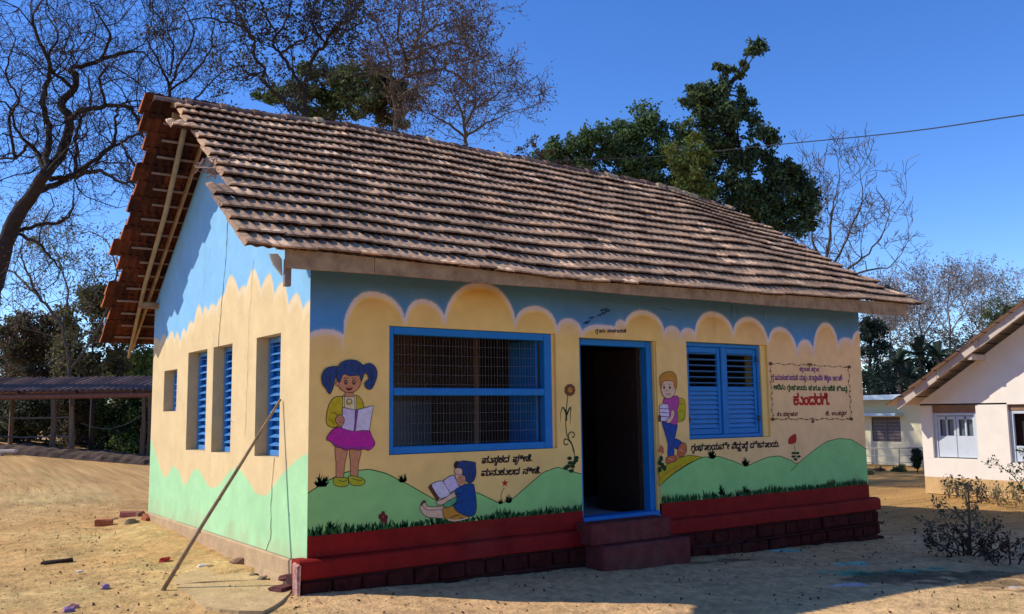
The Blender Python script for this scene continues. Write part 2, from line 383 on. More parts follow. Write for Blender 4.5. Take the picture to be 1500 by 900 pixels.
def tooth_line(y):
    z = np.zeros_like(y)
    for a, b in zip(TT[:-1], TT[1:]):
        y0, z0, k0 = a; y1, z1, k1 = b
        m = (y >= y0) & (y <= y1); t = (y-y0)/max(1e-6, y1-y0)
        s = t if k0 else 1-t                      # 0 at the tip
        zt, zv = (z0, z1) if k0 else (z1, z0)
        z = np.where(m, zv+(zt-zv)*(1-np.clip(s, 0, 1)**1.8), z)
    z = np.where(y < TT[0, 0], TT[0, 1], z); z = np.where(y > TT[-1, 0], TT[-1, 1], z); return z
def paint_side(y, z):
    n = fbm(y, z, [(1.5, 0.5), (5, 0.4)], 41)
    tl = tooth_line(y); gl = np.interp(y, SG[:, 0], SG[:, 1])
    C = np.ones(y.shape+(3,))*np.array([0.23, 0.50, 0.76])
    C = mixc(C, (0.27, 0.53, 0.77), smooth01(n)*0.5)
    sc_ = np.array([0.735, 0.545, 0.28])
    C = mixc(C, sc_*(1+0.03*n[..., None]), smooth01((tl-z)/0.02+0.5))
    C = mixc(C, (0.9, 0.78, 0.6), np.exp(-((tl-z-0.05)/0.05)**2)*0.3)
    C = mixc(C, np.array([0.40, 0.69, 0.36])*(1+0.05*n[..., None]), smooth01((gl-z)/0.02+0.5))
    C = C*(1+0.035*fbm(y, z, [(9, 0.6), (26, 0.5)], 43))[..., None]
    mud = smooth01((0.52-z)/0.25+0.6*fbm(y, z, [(6, 0.5), (20, 0.5)], 46)-0.25)*0.3
    C = mixc(C, (0.5, 0.36, 0.2), mud)
    st = smooth01(fbm(y*4.5, z*0.2, [(3, 0.8)], 47)*1.3-0.9)
    C = C*(1-0.09*st)[..., None]
    return np.clip(C, 0.005, 1)

def lines_with(a, b, step, extra):
    v = set(np.round(np.linspace(a, b, max(2, int((b-a)/step))), 4))
    for e in extra:
        v = {q for q in v if abs(q-e) > step*0.45}; v.add(round(e, 4))
    v = {q for q in v if abs(q-a) > 1e-3 and abs(q-b) > 1e-3} | {a, b}
    return np.array(sorted(v))
def paint_wall(name, us, vs, holes, topfn, to3d, paint, parent, extra_mb, extra_mats, flip=False):
    U, V = np.meshgrid(us, vs, indexing='ij')
    if topfn is not None:
        top = topfn(U); 
        V2 = vs[0]+(V-vs[0])
        V2 = np.minimum(V2, top)
    else: V2 = V
    Cc = paint(U, V2)
    idx = np.arange(U.size).reshape(U.shape)
    F = np.stack([idx[:-1, :-1], idx[1:, :-1], idx[1:, 1:], idx[:-1, 1:]], -1)
    uc = (us[:-1]+us[1:])/2; vc = (vs[:-1]+vs[1:])/2
    keep = np.ones((len(uc), len(vc)), bool)
    for (a, b, c, d) in holes: keep &= ~((uc[:, None] > a) & (uc[:, None] < b) & (vc[None] > c) & (vc[None] < d))
    if topfn is not None: keep &= (V2[:-1, 1:]-V2[:-1, :-1] > 1e-4) | (V2[1:, 1:]-V2[1:, :-1] > 1e-4)
    F = F[keep].reshape(-1, 4)
    if flip: F = F[:, ::-1]
    P = to3d(U, V2).reshape(-1, 3)
    used = np.unique(F); remap = np.full(U.size, -1); remap[used] = np.arange(len(used))
    me = fastmesh(name, P[used], remap[F], m_paint); add_col(me, 'paint', Cc.reshape(-1, 3)[used])
    o = link(name, me, parent)
    return o
xs = lines_with(0, L_, 0.0125, [HA[0], HA[1], HD[0], HD[1], HB[0], HB[1]])
zs = lines_with(0.30, 3.16, 0.0125, [HA[2], HA[3], HD[2], HD[3], HB[2], HB[3], ZR])
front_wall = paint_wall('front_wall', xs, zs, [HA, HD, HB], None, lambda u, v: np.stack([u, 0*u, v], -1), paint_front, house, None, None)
ys = lines_with(0, W_, 0.0125, [a for s in SW for a in s[:2]])
zs2 = lines_with(ZP, 5.14, 0.0125, [a for s in SW for a in s[2:]])
def gtop(y): return np.where(y <= 2.8, 2.78+(y+0.5)/3.3*2.32+0.02, 2.78+(6.1-y)/3.3*2.32+0.02)
side_wall = paint_wall('side_wall', ys, zs2, SW, gtop, lambda u, v: np.stack([0*u, u, v], -1), paint_side, house, None, None, flip=True)
# reveals and the inner thickness of the painted walls
def reveal(mb, o, axis, y0=0.001, th=TH):
    a, b, c, d = o
    def P(u, w_, v): return (u, w_, v) if axis == 'x' else (w_, u, v)
    for q in ([(a, c), (a, d)], [(b, d), (b, c)], [(a, d), (b, d)], [(b, c), (a, c)]):
        (u0, v0), (u1, v1) = q
        mb.face([P(u0, y0, v0), P(u1, y0, v1), P(u1, th, v1), P(u0, th, v0)])
for o in (HA, HD, HB): mb = MB(); reveal(mb, o, 'x', 0); mb.build('window_reveal', m_cream, front_wall)
for o in SW: mb = MB(); reveal(mb, o, 'y', 0); mb.build('window_reveal', mat('cream_reveal', (0.70, 0.52, 0.27), 0.85, 0.2, 5, dirt=0.2), side_wall)
# inner faces: front and side walls seen from the room (boxes between the holes), back and right walls
def inner(mb, holes, a0, a1, z0, z1, axis, y0, y1, m=0):
    us = sorted({a0, a1, *[h[i] for h in holes for i in (0, 1)]}); vs = sorted({z0, z1, *[h[i] for h in holes for i in (2, 3)]})
    for u0, u1 in zip(us, us[1:]):
        for v0, v1 in zip(vs, vs[1:]):
            uc, vc = (u0+u1)/2, (v0+v1)/2
            if any(h[0] < uc < h[1] and h[2] < vc < h[3] for h in holes): continue
            P = [(u0, v0), (u1, v0), (u1, v1), (u0, v1)]
            mb.face([(u, y1, v) if axis == 'x' else (y1, u, v) for u, v in P], m)
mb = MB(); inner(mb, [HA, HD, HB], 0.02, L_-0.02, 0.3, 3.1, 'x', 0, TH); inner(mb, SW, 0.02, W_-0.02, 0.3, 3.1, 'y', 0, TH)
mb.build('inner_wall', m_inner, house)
m_side = mat('cream_far_side', (0.70, 0.50, 0.27), 0.85, 0.1, 4)
mb = MB()
def gable_prism(mb, x0, x1):
    prof = [(0.006, 0.0), (W_, 0.0), (W_, under(W_)-0.03), (2.8, 5.02), (0.006, under(0)-0.03)]
    n = len(prof); A = [(x0, y, z) for y, z in prof]; B = [(x1, y, z) for y, z in prof]
    mb.face(A); mb.face(B[::-1])
    for i in range(n): j = (i+1) % n; mb.face([A[j], A[i], B[i], B[j]])
gable_prism(mb, L_-0.3, L_-0.001)
mb.box(0.34, L_-0.3, W_-0.3, W_, 0.0, 3.1); mb.build('far_wall', m_side, house)
mb = MB(); mb.face([(0.31, y, z) for y, z in ((0.3, 3.1), (5.3, 3.1), (2.8, 4.95))]); mb.build('inner_gable', m_inner, house)
mb = MB(); mb.box(2.98, 3.04, 1.9, W_-0.3, 0.36, 3.1); mb.box(0.34, 2.98, 3.0, 3.1, 0.36, 1.72, 1); mb.box(0.34, 2.98, 3.0, 3.1, 1.72, 3.1, 0)
mb.build('partition_wall', [m_inner, m_dado], house)
mb = MB(); mb.box(0.3, L_-0.3, 0.002, W_-0.3, 0.1, 0.358); mb.build('floor_slab', m_dado, house)

# ---- plinth
mb = MB()
for x0, x1 in ((0.003, HD[0]), (HD[1], L_+0.006)): mb.bbox(x0, x1, -0.008, 0.05, 0.30, ZR, 0.004)
mb.build('red_wall_band', m_red, house)
prof = [(-0.02, 0.305), (-0.065, 0.30), (-0.09, 0.285), (-0.10, 0.26), (-0.10, 0.145), (-0.085, 0.135), (0.1, 0.135), (0.1, 0.30)]
mb = MB(); xsn = np.linspace(-0.10, L_+0.11, 34)
for i in range(len(xsn)-1):
    j0, j1 = [fbm(np.array(xsn[i+k]), np.array(0.3), [(3, 0.006), (9, 0.003)], 51) for k in (0, 1)]
    A = [(xsn[i], y-float(j0)*(y < 0), z+float(j0)*0.6) for y, z in prof]; B = [(xsn[i+1], y-float(j1)*(y < 0), z+float(j1)*0.6) for y, z in prof]
    for k in range(len(prof)):
        q = (k+1) % len(prof); mb.face([A[k], A[q], B[q], B[k]][::-1])
    if i == 0: mb.face(A)
    if i == len(xsn)-2: mb.face(B[::-1])
plinth = mb.build('plinth', m_red, house)
mb = MB(); mb.box(-0.07, L_+0.07, -0.055, 0.3, -0.6, 0.134); mb.box(L_-0.2, L_+0.07, 0.3, W_, -0.6, 0.25); mb.build('plinth_core', m_mortar, plinth)
r = random.Random(5)
for row, (z0, z1) in enumerate(((-0.035, 0.128), (-0.19, -0.045), (-0.36, -0.2))):
    x = -0.09
    while x < L_+0.06:
        wd = r.uniform(0.20, 0.36); x1 = min(x+wd, L_+0.10)
        if x1-x > 0.08 and not (2.9 < x and x1 < 4.1) and float(gz(x, -0.1)) < z1+0.05:
            mb = MB(); d = r.uniform(-0.012, 0.02)
            mb.bbox(x+0.008, x1-0.008, -0.082-d-0.02*row, 0.0, z0+0.006+r.uniform(0, 0.01), z1-0.004-r.uniform(0, 0.015), 0.014)
            mb.v = [(a+r.uniform(-.006, .006), b+r.uniform(-.006, .006), c+r.uniform(-.005, .005)) for a, b, c in mb.v]
            mb.build('stone', m_stone, plinth)
        x = x1
mb = MB(); mb.bbox(5.6, L_+0.13, -0.115, -0.05, -0.05, -0.03, 0.004); mb.build('stone_ledge', m_stone, plinth)
# chipped end of the plinth at the near corner, colour paled for its sunlit side
m_chip_lit = mat('chipped_sunlit_plaster', (0.55, 0.33, 0.27), 0.95, 0.6, 22, 0.01, 40, c2=(0.2, 0.05, 0.04))
mb = MB(); mb.bbox(-0.125, -0.095, -0.105, 0.02, -0.04, 0.27, 0.01); mb.v = [(a+r.uniform(-.008, .008), b+r.uniform(-.01, .01), c+r.uniform(-.01, .01)) for a, b, c in mb.v]
mb.build('chipped_sunlit_corner', m_chip_lit, plinth)
# earth plaster skirting under the green of the side wall
mb = MB(); N = 30
for i in range(N):
    y0, y1 = 0.0+W_*i/N, W_*(i+1)/N
    def sk(y): j = 0.012*math.sin(5*y)+0.006*math.sin(17*y); return [(-0.004, ZP-0.002), (-0.022, ZP-0.02), (-0.03+j*0.5, 0.1), (-0.06+j, -0.02), (-0.06, -0.4)]
    A, B = sk(y0), sk(y1)
    for k in range(4): mb.face([(A[k][0], y0, A[k][1]), (A[k+1][0], y0, A[k+1][1]), (B[k+1][0], y1, B[k+1][1]), (B[k][0], y1, B[k][1])])
mb.build('plaster_skirting', m_plaster, side_wall)
# steps
q0, q1 = on(888, 803, 2, 0.15), on(1009, 786, 2, 0.15)
mb = MB(); mb.bbox(float(q0[0]), float(q1[0]), float((q0[1]+q1[1])/2), -0.06, -0.4, 0.15, 0.018)
m_step = mat('step_red', (0.20, 0.04, 0.035), 0.8, 0.5, 8, 0.004, 40, spec=0.12, dirt=0.45)
mb.build('step', m_step, house)
q2, q3 = on(866, 769, 2, 0.375), on(984, 757, 2, 0.375)
mb = MB(); mb.bbox(float(q2[0]), float(q3[0]), float((q2[1]+q3[1])/2), -0.014, 0.151, 0.375, 0.016); mb.build('step', m_step, house)
print('steps', q0, q1, q2, q3, SW)

# ---- cracks in the side wall, hanging wire
def side_line(name, pts, wdt, m, off=0.004, jit=0.012):
    P = [on(a, b, 0, -off) for a, b in pts]; mb = MB(); Q = []
    for a, b in zip(P, P[1:]):
        k = max(2, int(np.linalg.norm(b-a)/0.06))
        for i in range(k): Q.append(a+(b-a)*i/k+np.array([0, random.uniform(-jit, jit), 0]))
    Q.append(P[-1])
    for a, b in zip(Q, Q[1:]):
        ww = wdt*random.uniform(0.6, 1.2)
        mb.face([(-off, a[1]-ww, a[2]), (-off, a[1]+ww, a[2]), (-off, b[1]+ww, b[2]), (-off, b[1]-ww, b[2])])
    return mb.build(name, m, side_wall)
side_line('crack', [(334, 300), (332, 350), (331, 372), (325, 440), (320, 500), (318, 540), (322, 600), (342, 620)], 0.006, m_crack)
side_line('crack', [(371, 380), (368, 430), (364, 480), (362, 560), (359, 640)], 0.0025, m_crack)
side_line('crack', [(401, 671), (397, 730), (396, 790), (388, 812)], 0.005, m_crack)

# ---- windows and door
def part_box(name, m, parent, x0, x1, y0, y1, z0, z1, b=0.005): 
    mb = MB(); mb.bbox(x0, x1, y0, y1, z0, z1, b); return mb.build(name, m, parent)
# mesh window
xa, xb, za, zb = HA
mb = MB(); fy0, fy1 = 0.015, 0.105; xr = xb-0.045
for q in ((xa+.002, xa+0.055, za+.002, zb-.002), (xr-0.10, xr, za+.002, zb-.002)): mb.bbox(q[0], q[1], fy0, fy1, q[2], q[3])
for q in ((za+.002, za+0.075), (zb-0.078, zb-0.002), ((za+zb)/2-0.052, (za+zb)/2+0.022)): mb.bbox(xa+0.055, xr-0.10, fy0+.003, fy1-.003, q[0], q[1])
winA = mb.build('mesh_window', m_blue, house)
part_box('window_surround', m_cream, winA, xr+0.001, xb+0.0, 0.03, 0.3, za+.001, zb-.001)
mb = MB(); x = xa+0.07
i = 0
while x < xr-0.12:
    mb.tube([(x, 0.085, za+0.06), (x+random.uniform(-.004, .004), 0.087, zb-0.06)], 0.0011 if i % 2 else 0.0017, 4, cap=False); x += 0.036; i += 1
z = za+0.1
while z < zb-0.08:
    mb.tube([(xa+0.04, 0.082, z), (0.5*(xa+xr), 0.084, z+random.uniform(-.006, .006)), (xr-0.1, 0.082, z+random.uniform(-.01, .01))], 0.0014, 4, cap=False); z += 0.095
tag(mb.build('wire_mesh', m_wire, winA), kind='stuff')
mb = MB(); mb.bbox(xr-0.14, xr-0.105, 0.12, 0.62, za+0.05, zb-0.06); mb.build('inner_shutter', m_blue, winA)
# louvred window
xa, xb, za, zb = HB; xr = xb-0.10; fy0, fy1 = 0.05, 0.14
mb = MB()
for q in ((xa+.002, xa+0.045), (xr-0.05, xr)): mb.bbox(q[0], q[1], fy0, fy1, za+.002, zb-.002)
xm = (xa+xr)/2
mb.bbox(xm-0.035, xm+0.035, fy0-.004, fy1, za+0.05, zb-0.05)
for q in ((za+.002, za+0.05), (zb-0.052, zb-.002)): mb.bbox(xa+0.045, xr-0.05, fy0+.003, fy1-.003, q[0], q[1])
winB = mb.build('louvred_window', m_blue, house)
part_box('window_surround', m_cream, winB, xr+0.001, xb, 0.03, 0.3, za+.001, zb-.001)
def slat_mesh(wd, tilt, d=0.05, th=0.007):
    mb = MB(); T = Matrix.Rotation(tilt, 4, 'X'); mb.bbox(0, wd, -d/2, d/2, -th/2, th/2, 0.002, T=T); return mb.mesh('louvre', m_blued)
for a, b in ((xa+0.048, xm-0.037), (xm+0.037, xr-0.052)):
    mb = MB(); st = 0.055; z0, z1 = za+0.053, zb-0.055
    for q in ((a, a+st), (b-st, b)): mb.bbox(q[0], q[1], fy0+0.015, fy0+0.055, z0, z1)
    zm = z0+(z1-z0)*0.52
    for q in ((z0, z0+0.07), (z1-0.07, z1), (zm-0.03, zm+0.03)): mb.bbox(a+st, b-st, fy0+0.017, fy0+0.053, q[0], q[1])
    mb.box(a+st, b-st, fy0+0.056, fy0+0.062, z0+0.06, zm)
    sh = mb.build('shutter', m_blue, winB)
    mo, mc = slat_mesh(b-a-2*st, R(-12)), slat_mesh(b-a-2*st, R(62))
    z = zm+0.07
    while z < z1-0.08:
        o = link('louvre', mo, sh); o.location = (a+st, fy0+0.036, z); z += 0.072
    z = z0+0.1
    while z < zm-0.04:
        o = link('louvre', mc, sh); o.location = (a+st, fy0+0.034, z); z += 0.058
m_iron = mat('dark_iron', (0.05, 0.05, 0.06), 0.5, 0.4, 20, metal=0.5)
for zz_ in (za+0.2, zb-0.22):
    for xx in (xa+0.03, xr-0.075):
        mb = MB(); mb.bbox(xx, xx+0.045, fy0-0.006, fy0-0.001, zz_, zz_+0.07, 0.002); mb.build('hinge', m_iron, winB)
# side windows
for k, (ya, yb, z0, z1) in enumerate(SW):
    mb = MB(); X0, X1 = 0.125, 0.205; y0, y1 = ya+.002, yb-.002
    fr = 0.045
    for q in ((y0, y0+fr), (y1-fr, y1)): mb.bbox(X0, X1, q[0], q[1], z0+.002, z1-.002)
    for q in ((z0+.002, z0+0.06), (z1-0.06, z1-.002)): mb.bbox(X0+.003, X1-.003, y0+fr, y1-fr, q[0], q[1])
    fr_o = mb.build('side_window', m_blued, house)
    mb = MB(); a, b = y0+fr+.002, y1-fr-.002; st = 0.05
    for q in ((a, a+st), (b-st, b)): mb.bbox(X0+0.01, X0+0.05, q[0], q[1], z0+0.062, z1-0.062)
    mb.box(X0+0.052, X0+0.058, a, b, z0+0.062, z1-0.062)
    sh = mb.build('shutter', m_blue, fr_o)
    mm = MB(); T = Matrix.Rotation(R(-28), 4, 'Y'); mm.bbox(-0.035, 0.03, 0, b-a-2*st, -0.004, 0.004, 0.002, T=T); me = mm.mesh('louvre', m_blued)
    z = z0+0.12; dz = 0.083
    while z < z1-0.08:
        o = link('louvre', me, sh); o.location = (X0+0.02, a+st, z); z += dz
# door
xa, xb, za, zb = HD; xr = xb-0.02
mb = MB(); fy0, fy1 = 0.06, 0.17
for q in ((xa+.002, xa+0.07), (xr-0.085, xr)): mb.bbox(q[0], q[1], fy0, fy1, za, zb-.002)
mb.bbox(xa+0.07, xr-0.085, fy0+.003, fy1-.003, zb-0.075, zb-.002); mb.bbox(xa+.005, xr-.003, -0.012, fy1, za-0.012, za+0.052)
door = mb.build('door_frame', m_blue, house)
part_box('door_surround', m_cream, door, xr+0.001, xb, 0.02, 0.3, za+.001, zb-.001)
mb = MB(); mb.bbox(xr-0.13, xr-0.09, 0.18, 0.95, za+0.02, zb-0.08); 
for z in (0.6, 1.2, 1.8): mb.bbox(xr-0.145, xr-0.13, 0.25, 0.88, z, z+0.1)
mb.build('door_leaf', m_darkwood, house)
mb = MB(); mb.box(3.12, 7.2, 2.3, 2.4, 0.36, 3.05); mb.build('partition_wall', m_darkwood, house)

# ------------------------------------------------------------------ roof
roof = MB()
for y in (2.8,):
    roof.tube([roofpt(x, 1.0, off=-0.16) for x in np.linspace(-0.55, 8.5, 12)], 0.05, 6)
for y in (0.17, W_-0.17): roof.box(-0.25, L_+0.25, y-0.06, y+0.06, 3.06, 3.13)
roof = roof.build('roof', m_wood, house)
gray = [srgb(134, 106, 86), srgb(158, 129, 105), srgb(171, 139, 112), srgb(184, 147, 116), srgb(210, 168, 130), srgb(226, 190, 155)]
m_tile = tile_mat('tile_weathered', gray)
terr = [(0.035, 0.011, 0.008), (0.06, 0.016, 0.009), (0.09, 0.024, 0.011), (0.12, 0.03, 0.013), (0.17, 0.042, 0.016), (0.05, 0.015, 0.011)]
m_terra = tile_mat('tile_shaded_underside', terr)  # dark copy of the terracotta: overhang shade put into the colour
m_lit_edge = tile_mat('tile_sunlit_edge', [(0.30, 0.08, 0.03), (0.38, 0.11, 0.04), (0.5, 0.15, 0.05), (0.45, 0.14, 0.05), (0.55, 0.2, 0.07), (0.3, 0.09, 0.04)])  # bright copy of the terracotta: sunlight put into the side edges
def tile_geo(seed):
    rr = random.Random(seed); nu = 12; L = ROWLEN*1.25; Wd = TW*1.03
    def h(u):
        a = (u/TW*2) % 1.0; return 0.018*(0.5-0.5*math.cos(2*math.pi*a))**1.0
    top, bot = [], []
    V = []; F = []; M = []
    lift0 = 0.064+rr.uniform(-0.004, 0.004)
    for j, v in enumerate((0.0, 0.5, 1.0)):
        for i in range(nu+1):
            u = Wd*i/nu; V.append((u, v*L-(2.0*h(u) if v == 0 else 0), lift0*(1-v)+h(u)+rr.uniform(-.0008, .0008)))
    for j, v in enumerate((0.0, 0.16, 1.0)):
        for i in range(nu+1):
            u = Wd*i/nu; V.append((u, v*L-(2.0*h(u) if v == 0 else 0), (lift0+h(u)-0.017, h(u)*0.8-0.004, h(u)-0.016)[j]))
    n1 = nu+1
    for j in range(2):
        for i in range(nu): F.append((j*n1+i, j*n1+i+1, (j+1)*n1+i+1, (j+1)*n1+i)); M.append(0)
    for j in (3, 4):
        for i in range(nu): F.append((j*n1+i+1, j*n1+i, (j+1)*n1+i, (j+1)*n1+i+1)); M.append(1)
    for i in range(nu): F.append((i+1, i, 3*n1+i, 3*n1+i+1)); M.append(0)
    F.append((0, n1, 2*n1, 5*n1, 4*n1, 3*n1)); M.append(2); F.append((nu, 3*n1+nu, 4*n1+nu, 5*n1+nu, 2*n1+nu, n1+nu)); M.append(2)
    for i in range(nu): F.append((2*n1+i, 2*n1+i+1, 5*n1+i+1, 5*n1+i)); M.append(1)
    return V, F, M
ROWLEN = math.hypot(3.3, 2.37)/NR
GEO = [tile_geo(s) for s in range(5)]
TM = {False: [], True: []}
for V, F, M in GEO+GEO:
  bk = len(TM[False]) >= 5
  if 1:
    me = bpy.data.meshes.new('tile'); me.from_pydata(V, [], F); me.materials.append(m_tile); me.materials.append(m_terra); me.materials.append(m_lit_edge)
    me.polygons.foreach_set('material_index', M if bk else [0 if q == 2 else q for q in M]); me.update(); TM[bk].append(me)
def edge_x(poly, t, back):
    """x where this row starts, read from the ragged verge in the picture"""
    P = np.array(poly, float); best = (1e9, 0)
    for x in np.arange(-1.25, 0.6, 0.01):
        p = np.array(roofpt(x, t, back)); d = p-CAM; z = d@CF; px = 750+FPX*(d@CR)/z; py = 450-FPX*(d@CU)/z
        e = np.interp(py, P[:, 1], P[:, 0])
        if abs(px-e) < best[0]: best = (abs(px-e), x)
    return best[1]
fe = [(236, 142), (243, 152), (252, 172), (262, 183), (258, 192), (279, 204), (295, 216), (291, 227), (312, 241), (322, 252), (320, 266), (308, 280), (323, 297), (332, 313), (352, 332), (350, 349), (355, 366)]
be = [(205, 146), (204, 182), (213, 186), (212, 207), (206, 214), (205, 240), (202, 262), (205, 285), (193, 310), (186, 335), (171, 352), (171, 373), (183, 380), (180, 400), (168, 420), (156, 437), (160, 455), (167, 470), (154, 488), (152, 512)]
tiles = []
def tile_xf(x, row, back, r):
    t0 = row/NR; P = roofpt(x, t0, back); P1 = roofpt(x, t0+1/NR, back)
    up = (P1-P).normalized(); X = (roofpt(x+0.2, t0, back)-P).normalized()
    if back: X = -X
    N = X.cross(up).normalized(); X = up.cross(N)
    o = P+N*0.0
    T = Matrix(((X[0], up[0], N[0], o[0]), (X[1], up[1], N[1], o[1]), (X[2], up[2], N[2], o[2]), (0, 0, 0, 1)))
    return T @ Matrix.Translation((r.uniform(-.004, .004), r.uniform(-.012, .012), r.uniform(-.002, .004))) @ Matrix.Rotation(r.gauss(0, 0.012), 4, 'Z') @ Matrix.Rotation(r.gauss(0, 0.007), 4, 'X')
r = random.Random(9)
for back in (False, True):
    rows = range(0, NR) if not back else range(-2, NR)
    for row in rows:
        t = (row+0.3)/NR; xl = edge_x(be if back else fe, t, back)
        xr_ = 8.93-0.30*max(0, row)/NR + r.uniform(-0.05, 0.05)
        # columns line up from row to row; the first tile starts at the ragged edge
        if not back: k = math.ceil((xl+2)/TW-0.35); x = k*TW-2
        else: x = xl+TW+r.uniform(-0.07, 0.05)
        x += r.uniform(-0.03, 0.03)*(0.2 if not back else 0.5)
        if not back and xl < x-0.06: tiles.append((x-TW+max(0, 0.0), row, back)) if (x-xl) > 0.12 else None
        while x < xr_:
            tiles.append((x, row, back)); x += TW
def vis(tl):
    x, row, back = tl; p = np.array(roofpt(x, row/NR, back)); d = np.linalg.norm(p-CAM)
    if back: return d-2.6 if x < 0.12 else 99
    return d
tiles.sort(key=vis)
BV = [np.array(g[0]+[]) for g in GEO]; jv, jf, jm = [], [], []
for i, (x, row, back) in enumerate(tiles):
    g = r.randrange(5); T = tile_xf(x, row, back, r)
    if i < 296:
        o = link('tile', TM[back][g], roof); o.matrix_world = T
    else:
        b0 = len(jv); M3 = np.array(T); P = BV[g] @ M3[:3, :3].T+M3[:3, 3]; jv += P.tolist()
        jf += [tuple(a+b0 for a in f) for f in GEO[g][1]]; jm += (GEO[g][2] if back else [0 if q == 2 else q for q in GEO[g][2]])
me = bpy.data.meshes.new('roof_tiles'); me.from_pydata(jv, [], jf); me.materials.append(m_tile); me.materials.append(m_terra); me.materials.append(m_lit_edge); me.polygons.foreach_set('material_index', jm); me.update()
tag(link('roof_tiles', me, roof), kind='stuff')
print('tiles', len(tiles))
# ridge tiles
x = -0.78; i = 0
m_ridge = tile_mat('ridge_weathered', [srgb(96, 70, 60), srgb(118, 88, 74), srgb(132, 104, 90), srgb(150, 118, 98), srgb(185, 160, 125), srgb(120, 90, 76)])
while x < 8.6:
    mb = MB(); Lr = 0.40; n = 9; e = r.uniform(-0.008, 0.008)
    base = roofpt(x, 1.0); nxt = roofpt(x+Lr, 1.0)
    rows_ = []
    for s, rad in ((0, 0.125), (0.85, 0.115), (0.86, 0.14), (1.06, 0.14)):
        c = base.lerp(nxt, s); ring = []
        for k in range(n):
            a = math.pi*(k/(n-1))*1.0; ring.append((c.x, c.y+math.cos(a)*rad*1.1, c.z-0.035+math.sin(a)*rad*0.72+e))
        rows_.append(ring)
    for A, B in zip(rows_, rows_[1:]):
        for k in range(n-1): mb.face([A[k], B[k], B[k+1], A[k+1]])
    for A in (rows_[0], rows_[-1]): mb.face(A if A is rows_[0] else A[::-1])
    mb.build('ridge_tile', [m_ridge, m_terra], roof); x += Lr; i += 1
mb = MB()
for k in range(26):
    p = roofpt(7.0+r.uniform(0, 0.9), 0.985); s = r.uniform(0.02, 0.05)
    mb.bbox(p.x-s, p.x+s, p.y-s-0.08, p.y+s-0.08, p.z-s*.4, p.z+s*.7+0.02, 0.012)
tag(mb.build('ridge_mortar', mat('ridge_mortar', (0.5, 0.38, 0.22), 0.95, 0.3, 20, 0.01, 50), roof), kind='stuff')
# battens and rafters
for back in (False, True):
    for row in (range(NR) if not back else range(-2, NR)):
        t = (row+0.93)/NR
        xe = edge_x(be if back else fe, t, back)
        xs_ = [max(xe+0.12, -0.62)+ (r.uniform(0, 0.08))]+list(np.linspace(0.5, 8.55, 7))
        mb = MB(); mb.tube([roofpt(x, t, back, -0.028) for x in xs_], 0.017, 4); mb.build('batten', m_batten, roof)
def back_hit(px, py):
    d = ray(px, py); lo, hi = 5.0, 25.0
    f = lambda s: (CAM+d*s)[2]-roofpt(float((CAM+d*s)[0]), (6.1-float((CAM+d*s)[1]))/3.3, True)[2]
    for s in np.arange(5, 22, 0.05):
        if f(s)*f(s+0.05) <= 0 and (CAM+d*s)[1] > 2: return CAM+d*(s+0.025)
    return None
pa, pb = back_hit(266, 196), back_hit(192, 500)
print('pole', pa, pb)
if pa is not None and pb is not None:
    pa, pb = Vector(pa)+Vector((0, 0, -0.10)), Vector(pb)+Vector((0, 0, -0.10)); d = (pb-pa)
    mb = MB(); mb.tube([pa-d*0.05, pa+d*0.3+Vector((.02, 0, 0)), pa+d*0.65+Vector((-.015, 0, 0.01)), pb, pb+d*0.06], [0.034, 0.034, 0.03, 0.026, 0.016], 8); mb.build('rafter_pole', m_bamboo, roof, True)
for back in (False, True):
    for x in [-0.10]+list(np.linspace(0.9, 8.7, 9)):
        t0 = (0.03 if not back else -0.12)
        mb = MB(); A = roofpt(x, t0, back, -0.085); B = roofpt(x, 0.98, back, -0.085); k = (B-A).normalized()
        up = Vector((1, 0, 0)).cross(k) if not back else k.cross(Vector((1, 0, 0)))
        s = 0.028 if x > 0 else 0.014
        P = [A+Vector((dx*s, 0, 0))+up*dz*0.035 for dx, dz in ((-1, -1), (1, -1), (1, 1), (-1, 1))]; Q = [p+(B-A) for p in P]
        mb.face(P[::-1]); mb.face(Q)
        for j in range(4): mb.face([P[j], P[(j+1) % 4], Q[(j+1) % 4], Q[j]])
        mb.build('rafter', m_wood, roof)
# fascia boards, rafter foot and pale bracket at the near corner
xs_ = [float(on(418, 380, 1, -.47)[0]), float(on(548, 390, 1, -.47)[0]), float(on(860, 420, 1, -.47)[0]), float(on(1161, 440, 1, -.47)[0]), float(on(1327, 455, 1, -.47)[0])]
for a, b in zip(xs_, xs_[1:]):
    mb = MB(); n = 8
    for i in range(n):
        A0, A1 = a+(b-a-0.006)*i/n, a+(b-a-0.006)*(i+1)/n
        def zz(x): q = float(on(750, 0, 1, -.47)[0]); return 2.78+0.055*(x+0.4)/9.2+0.004*math.sin(3*x), float(ze(x))+0.03
        (l0, h0), (l1, h1) = zz(A0), zz(A1); y0, y1 = -0.485, -0.455
        mb.face([(A0, y0, l0), (A1, y0, l1), (A1, y0, h1), (A0, y0, h0)]); mb.face([(A0, y1, l0), (A0, y1, h0), (A1, y1, h1), (A1, y1, l1)])
        mb.face([(A0, y0, l0), (A0, y1, l0), (A1, y1, l1), (A1, y0, l1)]); mb.face([(A0, y0, h0), (A1, y0, h1), (A1, y1, h1), (A0, y1, h0)])
        if i == 0: mb.face([(A0, y0, l0), (A0, y0, h0), (A0, y1, h0), (A0, y1, l0)])
        if i == n-1: mb.face([(A1, y0, l1), (A1, y1, l1), (A1, y1, h1), (A1, y0, h1)])
    mb.build('fascia_board', m_wood, roof)
p = on(422, 398, 1, -.46)
mb = MB(); mb.bbox(float(p[0])-0.02, float(p[0])+0.035, -0.453, -0.40, 2.63, 2.86, 0.006); mb.v = [(a, b, c) if c > 2.7 else (a+0.006, b+0.02, c) for a, b, c in mb.v]
